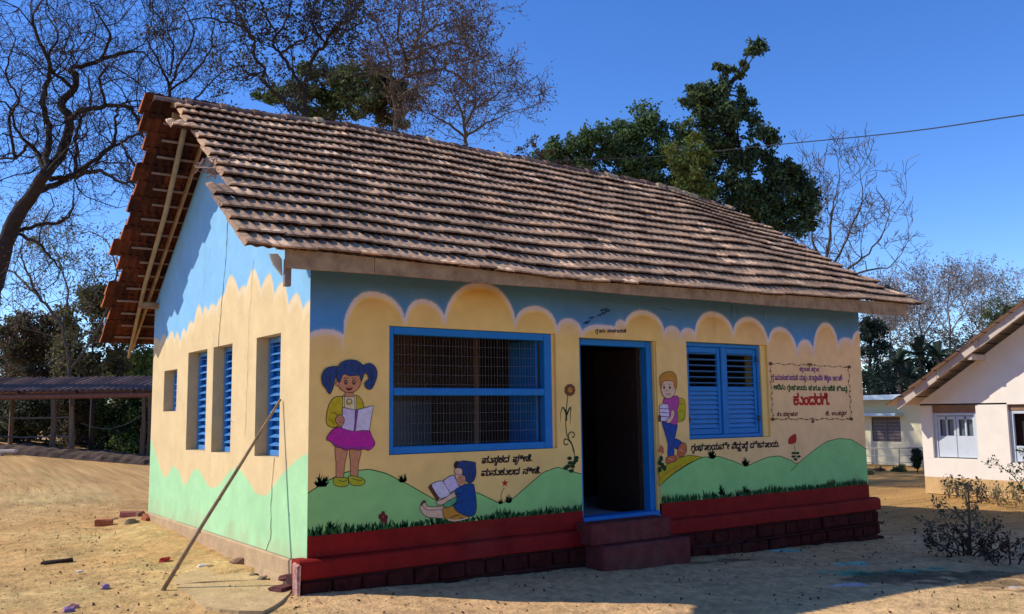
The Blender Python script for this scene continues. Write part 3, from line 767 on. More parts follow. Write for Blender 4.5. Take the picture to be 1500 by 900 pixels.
mb.build('rafter_foot', mat('grey_old_wood', (0.26, 0.2, 0.18), 0.9, 0.4, 14), roof)
m_pale = mat('pale_board', (0.75, 0.68, 0.6), 0.8, 0.3, 10)
mb = MB(); 
a_, b_, c_ = (on(396, 375, 1, -.36), on(414, 400, 1, -.36), on(417, 377, 1, -.36))
for d in (0, 1): pass
A = [Vector(on(px, py, 1, -.38)) for px, py in ((396, 372), (400, 386), (414, 404), (413, 380), (407, 372))]; B = [v+Vector((0.0, 0.03, 0)) for v in A]
mb.face(A); mb.face(B[::-1])
for i in range(len(A)): j = (i+1) % len(A); mb.face([A[j], A[i], B[i], B[j]])
mb.build('corner_bracket', m_pale, roof)
# bird-nest like tangle of wire and broken tile at the verge
mb = MB(); c0 = Vector(on(300, 250, 0, -0.62))
for k in range(14):
    P = [c0+Vector((random.uniform(-.1, .22), random.uniform(-.3, .1), random.uniform(-.09, .1))) for _ in range(4)]
    mb.tube(P, 0.006, 4)
tag(mb.build('wire_tangle', mat('old_rope', (0.3, 0.2, 0.17), 0.9, 0.4, 30), roof), kind='stuff')
# ------------------------------------------------------------------ figures and lettering painted on the front wall
FM = {}
def flat(name, c, rough=0.75):
    if name not in FM: FM[name] = mat('paint_'+name, tuple(min(0.9, q*1.08) for q in c), rough, 0.3, 22, 0.003, 12, spec=0.2)
    return FM[name]
PAL = dict(ink=(0.035, 0.022, 0.02), hair=(0.03, 0.06, 0.18), skin=(0.62, 0.26, 0.12), skinlight=(0.80, 0.50, 0.32), yellow=(0.58, 0.42, 0.015), cream=(0.8, 0.6, 0.35),
           lilac=(0.66, 0.54, 0.70), purple=(0.22, 0.06, 0.22), magenta=(0.55, 0.02, 0.30), olive=(0.45, 0.45, 0.02), brown=(0.13, 0.05, 0.02), darkgreen=(0.012, 0.05, 0.012),
           shirtblue=(0.012, 0.07, 0.24), sleeve=(0.12, 0.38, 0.17), orange=(0.62, 0.27, 0.03), pinkshirt=(0.50, 0.07, 0.30), jeans=(0.025, 0.07, 0.30), blond=(0.60, 0.25, 0.03),
           shoe=(0.60, 0.14, 0.05), red=(0.5, 0.02, 0.015), maroon=(0.16, 0.02, 0.02), hill=tuple(GREEN), path=(0.55, 0.42, 0.01), flower=(0.25, 0.07, 0.03), grass=(0.015, 0.075, 0.02), grass2=(0.05, 0.16, 0.03), grey=(0.10, 0.07, 0.07),
           pagewhite=(0.72, 0.62, 0.72), hilledge=(0.035, 0.10, 0.03), birdblue=(0.01, 0.03, 0.08), green=(0.02, 0.10, 0.03))
def catmull(P, closed, k=5):
    P = [np.array(p, float) for p in P]; n = len(P); out = []
    rng_ = range(n) if closed else range(n-1)
    for i in rng_:
        p1, p2 = P[i], P[(i+1) % n]
        p0 = P[i-1] if (closed or i > 0) else p1; p3 = P[(i+2) % n] if (closed or i+2 < n) else p2
        for j in range(k):
            t = j/k; out.append(0.5*((2*p1)+(-p0+p2)*t+(2*p0-5*p1+4*p2-p3)*t*t+(-p0+3*p1-3*p2+p3)*t**3))
    if not closed: out.append(P[-1])
    return out
class Fig:
    """flat paint on the wall, shapes laid over each other like coats of paint"""
    def __init__(s, ox=0, oy=0, sc_=1.0): s.o = (ox, oy, sc_); s.V = []; s.F = []; s.M = []; s.names = []; s.lay = 0
    def mi(s, c):
        if c not in s.names: s.names.append(c)
        return s.names.index(c)
    def W(s, p): return np.array(wallxz(s.o[0]+p[0]/s.o[2], s.o[1]+p[1]/s.o[2]))
    def _add(s, P2, faces, c):
        s.lay += 1; y = -0.0012-0.00022*s.lay; b = len(s.V)
        s.V += [(p[0], y, p[1]) for p in P2]; s.F += [tuple(b+i for i in f) for f in faces]; s.M += [s.mi(c)]*len(faces)
    def poly(s, P, c, ink=0.006, smooth=True, world=False, inkc='ink'):
        Q = [np.array(p) if world else s.W(p) for p in P]
        if smooth: Q = catmull(Q, True)
        tri = tessellate_polygon([[Vector((q[0], q[1], 0)) for q in Q]])
        s._add(Q, tri, c)
        if ink: s._line(Q+[Q[0]], ink, inkc)
        return s
    def _line(s, Q, wd, c, taper=False):
        n = len(Q); A = []; 
        for i in range(n):
            d = Q[min(i+1, n-1)]-Q[max(i-1, 0)]; L = np.linalg.norm(d); d = d/L if L > 0 else np.array([1, 0])
            k = wd/2*(1-0.85*i/(n-1) if taper else 1)
            A += [Q[i]+np.array([-d[1], d[0]])*k, Q[i]-np.array([-d[1], d[0]])*k]
        s._add(A, [(2*i, 2*i+1, 2*i+3, 2*i+2) for i in range(n-1)], c)
    def line(s, P, c='ink', wd=0.006, smooth=True, taper=False, world=False):
        Q = [np.array(p) if world else s.W(p) for p in P]
        if smooth and len(Q) > 2: Q = catmull(Q, False)
        s._line(Q, wd, c, taper); return s
    def disc(s, x, y, r_, c, ink=0.0, ry=None, n=14):
        ry = ry or r_; return s.poly([(x+r_*math.cos(2*math.pi*i/n), y+ry*math.sin(2*math.pi*i/n)) for i in range(n)], c, ink, False)
    def strokes(s, L, c, wd, r, taper=True):
        """many tapering brush strokes as one coat: L = list of (x0,z0,x1,z1)"""
        V = []; Fc = []
        for (x0, z0, x1, z1) in L:
            d = np.array([x1-x0, z1-z0]); n = np.array([-d[1], d[0]])/max(1e-6, np.linalg.norm(d))*wd/2*r.uniform(0.6, 1.3); b = len(V)
            m_ = np.array([(x0+x1)/2, (z0+z1)/2]); V += [np.array([x0, z0])-n, np.array([x0, z0])+n, m_+n*0.8, m_-n*0.8, np.array([x1, z1])]
            Fc += [(b, b+3, b+2, b+1), (b+3, b+4, b+2)]
        s._add(V, Fc, c); return s
    def tuft(s, x, y, R_, c, n=12, r=random):
        p = s.W((x, y)); q = s.W((x+R_, y)); rad = abs(q[0]-p[0]); L = []
        for i in range(n):
            a = math.pi*(0.08+0.84*i/(n-1))+r.uniform(-.1, .1); k = rad*r.uniform(0.7, 1.1)*(0.6+0.5*math.sin(a)); L.append((p[0]+r.uniform(-.3, .3)*rad, p[1], p[0]+math.cos(a)*k, p[1]+math.sin(a)*k))
        return s.strokes(L, c, rad*0.28, r)
    def build(s, name, parent=None, label=None, kind=None):
        me = bpy.data.meshes.new(name); me.from_pydata([tuple(map(float, v)) for v in s.V], [], s.F)
        for c in s.names: me.materials.append(flat(c, PAL[c]))
        me.polygons.foreach_set('material_index', s.M); me.update(); o = link(name, me, parent or front_wall)
        if label: o['label'] = label
        if kind: o['kind'] = kind
        return o
# hill outlines, path, grass
f = Fig(); f.lay = -3
for fn, a, b in ((hillA, 0.0, HD[0]-0.003), (hillB, HD[1]+0.01, L_-0.002)):
    X = np.linspace(a+0.002, b, 160); f.line([(x, float(fn(x))) for x in X], 'hilledge', 0.009, smooth=False, world=True)
f.line([(1167, 681), (1163, 686), (1158, 690)], 'hilledge', 0.009)
f.build('painted_hill_line')
f = Fig(); f.lay = -2
f.poly([(965, 690), (975, 682), (992, 672), (1008, 667), (1022, 668.5), (1029, 669.5), (1020, 674), (1009, 680), (986, 694.5), (966, 712)], 'path', 0.007, smooth=False)
f.line([(966, 703), (978, 692), (1000, 680)], 'orange', 0.02); f.build('painted_path')
r = random.Random(21); f = Fig(); f.lay = 6
for a, b, hh in ((0.004, HD[0]-0.01, 1), (HD[1]+0.01, L_-0.01, 1)):
    for c, k, n, h0 in (('grass', 0.018, 300, 0.11), ('green', 0.016, 160, 0.09), ('grass2', 0.012, 60, 0.08)):
        L = []
        for i in range(int(n*(b-a)/3.2)):
            x = a+(b-a)*r.random(); hz = (0.45+0.55*(0.5+0.5*math.sin(3.1*x+1)*math.sin(7.3*x)))*h0*r.uniform(0.5, 1.25)
            if 1.5 < x < 2.0: hz *= 0.6
            dx = r.gauss(0, 0.028); L.append((min(max(x, a+.01), b-.01), ZR+0.001, min(max(x+dx, a+.005), b-.005), ZR+hz))
        f.strokes(L, c, k, r)
f.build('painted_grass', kind='stuff')
f = Fig()
for x, y, R_ in ((471, 712, 17), (590, 706, 11), (745, 736, 9), (1043, 671, 10), (1092, 682, 8), (733, 738, 6)): f.tuft(x, y, R_, 'darkgreen', 13, r)
f.tuft(485, 776, 12, 'grass', 9, r); f.tuft(1057, 724, 10, 'grass', 8, r); f.tuft(1091, 722, 8, 'grass', 8, r)
f.build('painted_bush')

# girl reading
f = Fig(450, 510, 4.091); f.lay = 2
f.poly([(170, 590), (238, 600), (224, 700), (214, 780), (176, 780), (172, 690)], 'skin'); f.poly([(256, 600), (322, 600), (306, 700), (300, 775), (262, 775), (258, 690)], 'skin')
f.poly([(155, 795), (168, 775), (200, 778), (235, 778), (247, 800), (240, 824), (205, 832), (165, 822)], 'olive'); f.poly([(246, 775), (262, 765), (300, 772), (335, 785), (346, 806), (320, 824), (272, 822), (252, 805)], 'olive')
f.line([(185, 790), (215, 800), (238, 792)]); f.line([(265, 780), (300, 792), (330, 792)])
f.poly([(195, 290), (158, 300), (130, 340), (115, 400), (116, 455), (145, 475), (185, 468), (205, 440), (214, 370), (212, 300)], 'yellow')
f.poly([(288, 288), (318, 300), (333, 330), (334, 365), (292, 372)], 'yellow')
f.poly([(213, 285), (292, 285), (294, 375), (212, 375)], 'cream', smooth=False)
for x in (222, 284): f.line([(x, 285), (x+1, 370)], 'ink', 0.005)
f.disc(250, 322, 18, 'yellow', 0.004); f.disc(250, 318, 11, 'cream', 0.003)
f.poly([(165, 480), (205, 478), (283, 498), (362, 488), (385, 530), (404, 575), (370, 612), (340, 606), (300, 612), (268, 604), (230, 612), (200, 598), (165, 590), (140, 560), (115, 550), (130, 515)], 'magenta', 0.007)
for x0, x1 in ((180, 160), (215, 195), (250, 240), (290, 290), (330, 345), (350, 380)): f.line([(x0, 495), ((x0+x1)/2, 530), (x1, 560)], 'purple', 0.008, taper=True)
f.line([(140, 562), (165, 580), (200, 588), (230, 600), (268, 594), (300, 602), (340, 596), (372, 600)], 'purple', 0.010)
f.poly([(211, 355), (250, 366), (286, 372), (280, 499), (240, 492), (204, 480)], 'lilac', smooth=False); f.poly([(290, 372), (340, 360), (394, 346), (382, 420), (370, 494), (320, 494), (282, 499)], 'pagewhite', smooth=False)
f.line([(297, 370), (290, 430), (281, 498)], 'purple', 0.022); 
f.poly([(166, 430), (180, 410), (195, 400), (212, 412), (220, 430), (214, 458), (196, 468), (178, 456)], 'skin', 0.005)
for y in (418, 432, 446): f.line([(186, y), (215, y+2)], 'ink', 0.004)
f.line([(140, 392), (160, 388), (180, 405)], 'ink', 0.004); f.line([(128, 425), (150, 440), (160, 460)], 'ink', 0.004)
f.poly([(226, 255), (274, 255), (276, 292), (224, 292)], 'skin', 0.005, smooth=False)
f.poly([(188, 160), (320, 155), (322, 200), (302, 245), (257, 268), (208, 255), (184, 222)], 'skin')
f.disc(178, 214, 10, 'skin', 0.004, 15)
f.poly([(186, 118), (150, 112), (110, 125), (85, 165), (88, 215), (110, 245), (130, 277), (148, 250), (158, 215), (166, 180), (188, 165)], 'hair')
f.poly([(332, 110), (370, 92), (405, 115), (416, 160), (400, 215), (378, 248), (350, 240), (342, 210), (366, 185), (352, 155), (330, 145)], 'hair')
f.poly([(172, 150), (190, 100), (235, 74), (290, 76), (330, 105), (338, 150), (320, 200), (308, 165), (255, 168), (214, 158), (192, 205), (176, 190)], 'hair')
for a in ((105, 150, 110, 230), (130, 135, 128, 250), (385, 120, 375, 230), (360, 115, 380, 170), (220, 95, 215, 145), (260, 85, 262, 150), (300, 95, 305, 150)): f.line([(a[0], a[1]), ((a[0]+a[2])/2+5, (a[1]+a[3])/2), (a[2], a[3])], 'ink', 0.004)
for x in (228, 276): f.disc(x, 206, 9, 'brown', 0.003, 14); f.disc(x, 203, 3.5, 'skinlight', 0)
f.line([(212, 186), (228, 180), (240, 186)], 'ink', 0.004); f.line([(264, 186), (278, 180), (292, 186)], 'ink', 0.004)
f.line([(250, 222), (246, 230), (254, 231)], 'ink', 0.003); f.poly([(228, 238), (246, 243), (266, 238), (258, 252), (240, 254)], 'maroon', 0.003)
f.build('painted_girl', label='painted girl with blue pigtails, yellow blouse and pink skirt reading a book')

# boy sitting and reading
f = Fig(600, 660, 7.5); f.lay = 8
f.poly([(112, 640), (120, 600), (140, 560), (165, 562), (178, 590), (200, 615), (280, 618), (362, 615), (380, 690), (378, 742), (280, 742), (185, 728), (140, 690)], 'skinlight')
f.line([(135, 600), (165, 640), (200, 655), (360, 652)], 'ink', 0.005); f.poly([(120, 600), (140, 560), (160, 548), (178, 570), (150, 580), (135, 605)], 'brown', 0.003)
f.poly([(365, 640), (420, 622), (485, 612), (515, 660), (570, 700), (640, 722), (620, 745), (560, 745), (505, 785), (430, 775), (380, 740), (362, 690)], 'orange')
f.line([(440, 745), (500, 715), (545, 712)], 'brown', 0.010); f.line([(420, 760), (520, 768), (640, 740)], 'skinlight', 0.014)
f.poly([(365, 590), (430, 545), (510, 505), (510, 560), (470, 600), (410, 628)], 'sleeve')
f.poly([(300, 590), (300, 555), (345, 545), (410, 505), (485, 455), (510, 480), (508, 505), (430, 548), (370, 590), (330, 600)], 'skinlight')
f.poly([(204, 408), (222, 378), (248, 372), (330, 520), (310, 545), (290, 540)], 'brown', 0.005, smooth=False)
f.poly([(240, 390), (270, 355), (320, 338), (368, 345), (405, 400), (440, 468), (410, 505), (350, 525), (318, 515)], 'pagewhite')
f.poly([(368, 345), (395, 310), (450, 278), (485, 282), (515, 340), (540, 398), (510, 425), (450, 462), (440, 468), (405, 405)], 'lilac')
f.poly([(500, 200), (560, 190), (590, 260), (610, 300), (605, 350), (575, 388), (535, 380), (512, 340), (508, 310), (492, 285), (502, 262), (490, 235)], 'skinlight')
f.disc(560, 325, 42, 'skin', 0, 52)
f.line([(500, 270), (540, 262), (578, 268)], 'ink', 0.004)
f.poly([(500, 430), (550, 400), (600, 375), (690, 368), (712, 430), (728, 560), (726, 660), (700, 712), (640, 722), (560, 695), (505, 655), (482, 600), (510, 560), (512, 500), (496, 480)], 'shirtblue')
f.line([(505, 480), (560, 470), (590, 480)], 'ink', 0.006); f.line([(490, 590), (560, 570), (620, 545)], 'ink', 0.006); f.line([(730, 520), (690, 540)], 'ink', 0.005)
f.poly([(488, 185), (490, 145), (512, 120), (540, 125), (590, 115), (660, 122), (700, 128), (718, 135), (720, 170), (726, 240), (712, 310), (680, 350), (640, 352), (614, 330), (606, 285), (578, 268), (575, 215), (556, 195), (515, 190)], 'hair')
f.poly([(486, 185), (488, 145), (512, 120), (535, 135), (520, 165), (510, 192)], 'ink', 0)
for x in (600, 640, 680): f.line([(x, 140), (x+15, 220), (x+5, 310)], 'ink', 0.004)
f.build('painted_reading_boy', label='painted boy in a blue shirt sitting with an open book')

# boy walking with school bag
f = Fig(940, 530, 4.74); f.lay = 6
f.poly([(248, 262), (280, 255), (298, 275), (302, 330), (298, 395), (275, 415), (245, 412), (240, 330)], 'yellow'); f.poly([(255, 350), (290, 345), (292, 395), (256, 400)], 'olive', 0.004)
f.line([(262, 290), (290, 300)], 'ink', 0.005)
f.poly([(215, 540), (250, 540), (285, 572), (262, 606), (228, 598)], 'jeans'); f.poly([(143, 412), (240, 428), (238, 490), (222, 560), (222, 645), (180, 652), (180, 570), (156, 485)], 'jeans')
f.poly([(250, 610), (262, 580), (285, 562), (306, 575), (310, 620), (288, 655), (258, 662), (246, 645)], 'shoe'); f.poly([(165, 690), (172, 665), (200, 652), (228, 650), (244, 664), (235, 690), (200, 702), (170, 706)], 'shoe')
f.line([(262, 610), (290, 625)], 'cream', 0.006); f.line([(185, 672), (215, 680)], 'cream', 0.006)
f.poly([(148, 265), (180, 252), (225, 240), (250, 242), (256, 290), (244, 340), (242, 432), (190, 428), (146, 412), (150, 340)], 'pinkshirt')
f.poly([(120, 310), (140, 292), (180, 296), (190, 350), (186, 412), (122, 412)], 'pagewhite', smooth=False)
for y in (325, 352, 380): f.line([(124, y), (186, y+4)], 'purple', 0.009)
f.poly([(112, 375), (130, 372), (130, 415), (112, 418)], 'brown', 0.003, smooth=False)
f.poly([(205, 335), (224, 345), (222, 380), (196, 422), (172, 425), (172, 402), (196, 380)], 'skinlight')
f.poly([(135, 150), (160, 128), (205, 125), (232, 155), (232, 205), (208, 245), (178, 256), (148, 242), (132, 200)], 'skinlight')
f.poly([(126, 165), (124, 110), (150, 80), (185, 70), (212, 72), (235, 98), (242, 150), (234, 190), (220, 172), (212, 138), (165, 132), (142, 145), (134, 185)], 'blond')
for x in (152, 192): f.disc(x, 180, 6, 'ink', 0, 11)
f.line([(164, 218), (180, 230), (198, 220)], 'ink', 0.006); f.line([(142, 163), (158, 158)], 'ink', 0.004); f.line([(184, 158), (202, 163)], 'ink', 0.004); f.line([(172, 190), (168, 204), (176, 205)], 'ink', 0.003)
f.build('painted_walking_boy', label='painted fair-haired boy walking with books and a yellow bag')

# flowers
f = Fig(810, 550, 6); f.lay = 2
f.line([(130, 180), (118, 290), (111, 400), (118, 500), (132, 548), (165, 600), (188, 690), (180, 830)], 'darkgreen', 0.011)
f.line([(118, 345), (100, 300), (84, 284), (68, 330), (66, 410)], 'darkgreen', 0.022, taper=True); f.line([(120, 350), (140, 300), (156, 284), (152, 360), (150, 432)], 'darkgreen', 0.022, taper=True); f.line([(118, 400), (116, 330), (112, 300)], 'darkgreen', 0.02)
f.line([(182, 680), (165, 610), (135, 570), (105, 560), (95, 590), (110, 612), (135, 600)], 'darkgreen', 0.012); f.line([(170, 620), (140, 560), (135, 520), (160, 498), (186, 512), (182, 540), (165, 545)], 'darkgreen', 0.012)
for x, y in ((145, 730), (205, 725), (150, 770), (200, 750), (130, 800), (170, 800), (110, 815), (160, 840), (180, 770)): f.disc(x, y, 22, 'darkgreen', 0, 18, 7)
for i in range(9): a = i*0.7; f.disc(146+30*math.cos(a), 130+34*math.sin(a), 18, 'flower', 0.003, 20, 8)
f.disc(146, 130, 24, 'orange', 0.002, 24, 9); f.line([(125, 160), (150, 120), (180, 145)], 'ink', 0.005)
f.build('painted_tall_flower')
f = Fig(); f.lay = 2
f.line([(736, 734), (733.5, 728), (736, 719), (739, 715)], 'brown', 0.006)
p0 = (739.5, 708); f.poly([(p0[0]+(5.5 if i % 2 == 0 else 2.2)*math.cos(i*math.pi/5-1.57), p0[1]+(6 if i % 2 == 0 else 2.4)*math.sin(i*math.pi/5-1.57)) for i in range(10)], 'red', 0, smooth=False)
f.build('painted_star_flower')
f = Fig(); f.lay = 12
for x, y in ((557, 757), (561, 753), (565, 758), (560, 762), (564, 763)): f.disc(x, y, 3.2, 'maroon', 0, 4.5, 6)
f.line([(560, 774), (561, 766)], 'darkgreen', 0.008); f.build('painted_red_flower')
f = Fig(); f.lay = 2
f.line([(1168, 682), (1165.5, 668), (1163.5, 652)], 'darkgreen', 0.009); f.poly([(1155, 650), (1156, 642), (1163, 636.5), (1166, 638), (1166, 647), (1162, 650)], 'red', 0.004)
for x, y in ((1162, 664), (1168, 664), (1162, 669), (1170, 669), (1165, 673)): f.disc(x, y, 3.2, 'darkgreen', 0, 2, 6)
f.build('painted_bell_flower')
f = Fig(); f.lay = 12
for x, y in ((966, 688), (970, 682), (966, 678), (973, 686), (968, 672)): f.disc(x, y, 3, 'darkgreen', 0, 4.5, 7)
f.line([(968, 684), (968, 665)], 'darkgreen', 0.007)
for x, y in ((966, 660), (970, 658), (968, 655), (970, 662)): f.disc(x, y, 2.2, 'shoe', 0, 3, 6)
f.build('painted_little_flower')
# birds in the painted sky
f = Fig(840, 440, 15); f.lay = 2
for x, y in ((320, 490), (400, 400), (580, 340), (660, 300), (700, 220), (280, 510), (640, 230), (760, 250)):
    f.line([(x-60, y+20), (x-25, y-25), (x, y), (x+30, y-35), (x+62, y-25)], 'birdblue', 0.011); f.line([(x-6, y+14), (x+16, y-6)], 'birdblue', 0.012)
f.build('painted_bird_flock')
f = Fig(); f.lay = 2
f.line([(966, 452), (975, 453), (986, 455)], 'birdblue', 0.006); f.build('painted_stroke')
for pts in ([(1072, 446), (1071, 455), (1073, 470)], [(1080, 452), (1079, 462)], [(1119, 455), (1118, 462), (1120, 470)]):
    f = Fig(); f.line(pts, 'ink', 0.010, taper=True); f.build('damp_streak')

# ---- Kannada lettering, glyph by glyph with small subscript forms
VIR = '\u0ccd'
def glyph(ch):
    c = bpy.data.curves.new('g', 'FONT'); c.body = ch; c.resolution_u = 2; o = bpy.data.objects.new('g', c); COL.objects.link(o)
    dg = bpy.context.evaluated_depsgraph_get(); m = o.evaluated_get(dg).to_mesh()
    V = [(v.co.x, v.co.y) for v in m.vertices]; F_ = [tuple(p.vertices) for p in m.polygons]
    o.evaluated_get(dg).to_mesh_clear(); bpy.data.objects.remove(o); bpy.data.curves.remove(c); return V, F_
GC = {}
def G(ch):
    if ch not in GC: GC[ch] = glyph(ch)
    return GC[ch]
SIGNS = {'\u0cbf', '\u0cc6', '\u0ccc', '\u0cca', '\u0cc7'}
def layout(text):
    """returns V, F in em units; vowel signs that sit over the letter are tucked onto it"""
    V, F_ = [], []; x = 0.0; base_x = 0.0; base_w = 0.6; i = 0
    def put(g, ox, oy=0.0, s=1.0, sx=None):
        vs, fs = G(g)
        if not vs: return 0.3
        mn = min(v[0] for v in vs); mx_ = max(v[0] for v in vs); b = len(V); sx = sx or s
        V.extend([(ox+(v[0]-mn)*sx, oy+v[1]*s) for v in vs]); F_.extend([tuple(b+k for k in f) for f in fs]); return (mx_-mn)*sx
    while i < len(text):
        ch = text[i]
        if ch == ' ': x += 0.42; i += 1; continue
        if ch == VIR and i+1 < len(text):
            put(text[i+1], base_x+base_w*0.45, -0.34, 0.5); x = max(x, base_x+base_w*0.45+0.36); i += 2; continue
        if ch in '\u0cbf\u0cc6': 
            put(ch, base_x+base_w*0.30, 0.12, 0.95) ; i += 1; continue
        if ch in '.:-,': x += put(ch, x+0.03)+0.08; i += 1; continue
        wd = put(ch, x); 
        if '\u0cbe' <= ch <= '\u0ccc': x += wd+0.02
        else: base_x, base_w = x, wd; x += wd+0.05
        i += 1
    return V, F_, x
def lettering(name, text, p0, p1, hpx, c, shear=0.0, bold=0.0, label=None, lay=0):
    """text from picture point p0 to p1 along its baseline; hpx = letter height in pixels of the photograph"""
    V, F_, wd = layout(text); a, b = np.array(wallxz(*p0)), np.array(wallxz(*p1)); h = wallxz(p0[0], p0[1]-hpx)[1]-a[1]
    d = b-a; me_v = []
    offs = [(0, 0)] if not bold else [(0, 0), (bold, 0), (0, bold), (bold, bold)]
    FF = []
    for k, (bx, bz) in enumerate(offs):
        n0 = len(me_v)
        for x, y in V:
            q = a+d*(x/wd)+np.array([shear*y*h/0.7, y*h/0.7]); me_v.append((q[0]+bx, -0.0030-0.0002*k, q[1]+bz))
        FF += [tuple(n0+i for i in f) for f in F_]
    me = bpy.data.meshes.new(name); me.from_pydata(me_v, [], FF); me.materials.append(flat(c, PAL[c])); me.update()
    o = link(name, me, front_wall)
    if label: o['label'] = label
    return o
lettering('painted_lettering', 'ಪುಸ್ತಕದ ಪ್ರೀತಿ.', (705, 679.5), (779, 676), 9, 'ink', 0.22, 0.007)
lettering('painted_lettering', 'ಮನುಕುಲದ ನೀತಿ.', (704, 698), (791, 694), 9, 'ink', 0.22, 0.007)
lettering('painted_lettering', 'ಗ್ರಂಥಾಲಯವೇ ವಿದ್ಯಾರ್ಥಿ ದೇವಾಲಯ.', (1012, 661), (1141, 655), 9, 'ink', 0.2, 0.007)
lettering('painted_lettering', 'ಗ್ರಾಮ ಪಂಚಾಯತಿ', (872, 487.5), (917, 487.5), 4.5, 'grey', 0.0, 0.004)
lettering('painted_lettering', 'ಕರ್ನಾಟಕ ಸರ್ಕಾರ', (1171, 544), (1200, 544.5), 5.5, 'purple', 0.0, 0.004)
lettering('painted_lettering', 'ಗ್ರಾಮಪಂಚಾಯತಿ ಮತ್ತು ಸಾರ್ವಜನಿಕ ಶಿಕ್ಷಣ ಇಲಾಖೆ', (1130, 557), (1234, 558), 7.5, 'purple', 0.0, 0.004)
lettering('painted_lettering', 'ಅರಿವು ಗ್ರಂಥಾಲಯ ಹಾಗೂ ಮಾಹಿತಿ ಕೇಂದ್ರ.', (1133, 571), (1242, 573.5), 7, 'green', 0.0, 0.006)
lettering('painted_lettering', 'ಕುಂದರಗಿ.', (1162, 594), (1215, 593.5), 15, 'red', 0.05, 0.014)
lettering('painted_lettering', 'ತಾ. ಯಲ್ಲಾಪುರ', (1138, 610), (1168, 609.5), 5.5, 'maroon', 0.1, 0.004)
lettering('painted_lettering', 'ಜಿ. ಉ.ಕನ್ನಡ', (1209, 609), (1240, 608.5), 5.5, 'maroon', 0.1, 0.004)
r = random.Random(4); f = Fig(); f.lay = 2
cn = [(1128, 533), (1243, 538), (1246, 614), (1131, 614.5)]
for i in range(4):
    a, b = np.array(cn[i]), np.array(cn[(i+1) % 4]); n = 46 if i % 2 == 0 else 30; P = []
    for k in range(n+1):
        q = a+(b-a)*k/n; nrm = np.array([-(b-a)[1], (b-a)[0]])/np.linalg.norm(b-a); P.append(tuple(q+nrm*0.9*math.sin(k*0.9)+nrm*r.uniform(-.5, .5)))
    f.line(P, 'brown', 0.006)
    for k in range(2, n-1, 3): f.disc(P[k][0], P[k][1], r.uniform(0.8, 1.5), 'brown', 0, r.uniform(0.7, 1.3), 6)
for c in cn: f.disc(c[0], c[1], 2.6, 'brown', 0, 2.6, 7)
f.disc(1185, 534, 4, 'brown', 0, 1.6, 8); f.disc(1190, 617, 1.6, 'brown', 0, 3.2, 8)
f.build('painted_sign_border')
# ------------------------------------------------------------------ small things round the house
def rock_mesh(name, sx, sy, sz, m, seed=0, rough=0.16):
    import bmesh
    rr = random.Random(seed); bm = bmesh.new(); bmesh.ops.create_icosphere(bm, subdivisions=2, radius=1)
    off = Vector((rr.uniform(0, 50), rr.uniform(0, 50), rr.uniform(0, 50)))
    for v in bm.verts:
        k = 1+rough*2*noise.noise(v.co*1.6+off); c = v.co*k
        c = Vector([math.copysign(abs(a)**0.75, a) for a in c]); v.co = Vector((c.x*sx, c.y*sy, c.z*sz))
    me = bpy.data.meshes.new(name); bm.to_mesh(me); bm.free(); me.materials.append(m); return me
def brick_mesh(name, a, b, c, m, seed, j=0.008):
    rr = random.Random(seed); mb = MB(); mb.bbox(-a/2, a/2, -b/2, b/2, 0, c, 0.012); mb.v = [(x+rr.uniform(-j, j), y+rr.uniform(-j, j), z+rr.uniform(-j, j)*(z > 0.01)) for x, y, z in mb.v]
    return mb.mesh(name, m)
def place(name, me, px, py, rz, label, cat, group=None, sink=0.01, tilt=0.0, dz=0.0):
    p = atg(px, py); o = link(name, me); o.location = (p[0], p[1], float(gz(p[0], p[1]))-sink+dz+(0.022 if name in ('stone', 'plastic_scrap') else 0)); o.rotation_euler = (tilt, 0, rz); return tag(o, label, cat, group)
m_brick = mat('brick_clay', (0.42, 0.12, 0.05), 0.9, 0.4, 18, 0.006, 60); m_brickp = mat('brick_pinkish', (0.55, 0.2, 0.15), 0.9, 0.35, 18, 0.006, 60)
m_rockg = mat('stone_grey', (0.24, 0.19, 0.12), 0.9, 0.4, 14, 0.01, 40); m_rockb = mat('stone_brown', (0.34, 0.18, 0.10), 0.9, 0.5, 14, 0.01, 40); m_rockw = mat('stone_white', (0.75, 0.66, 0.55), 0.9, 0.3, 14, 0.006, 40)
G1 = 'loose bricks and stones at the far corner of the side wall'
place('brick', brick_mesh('brick', 0.22, 0.12, 0.10, m_brick, 1), 152, 771, -0.4, 'orange-brown half brick lying alone left of the other bricks on the dirt', 'brick', G1)
place('brick', brick_mesh('brick', 0.26, 0.14, 0.09, m_brickp, 2), 190, 757, -0.5, 'pinkish flat brick lying behind the grey stone near the far corner', 'brick', G1)
place('brick', brick_mesh('brick', 0.24, 0.16, 0.12, m_brick, 3), 222, 766, 0.2, 'tilted orange brick lying against the foot of the far green corner', 'brick', G1, tilt=0.3)
place('stone', rock_mesh('stone', 0.09, 0.08, 0.09, m_rockg, 4, 0.3), 193, 771, 0, 'grey-green pointed stone between the bricks on the dirt', 'stone', G1)
place('stone', rock_mesh('stone', 0.06, 0.06, 0.09, m_rockb, 5, 0.3), 206, 759, 0, 'small upright brown stone beside the pinkish brick', 'stone', G1)
place('stone', rock_mesh('stone', 0.035, 0.03, 0.02, m_rockg, 6, 0.3), 170, 762, 0, 'tiny dark stone behind the lone orange brick', 'stone', G1)
place('wood_piece', brick_mesh('wood_piece', 0.30, 0.05, 0.045, m_darkwood, 7, 0.01), 84, 825, 0.1, 'short dark charred piece of wood on the dirt at left', 'wood')
place('stone', rock_mesh('stone', 0.035, 0.025, 0.012, m_rockw, 8), 117, 839, 0, 'flat white chip on the dirt below the charred wood piece', 'stone')
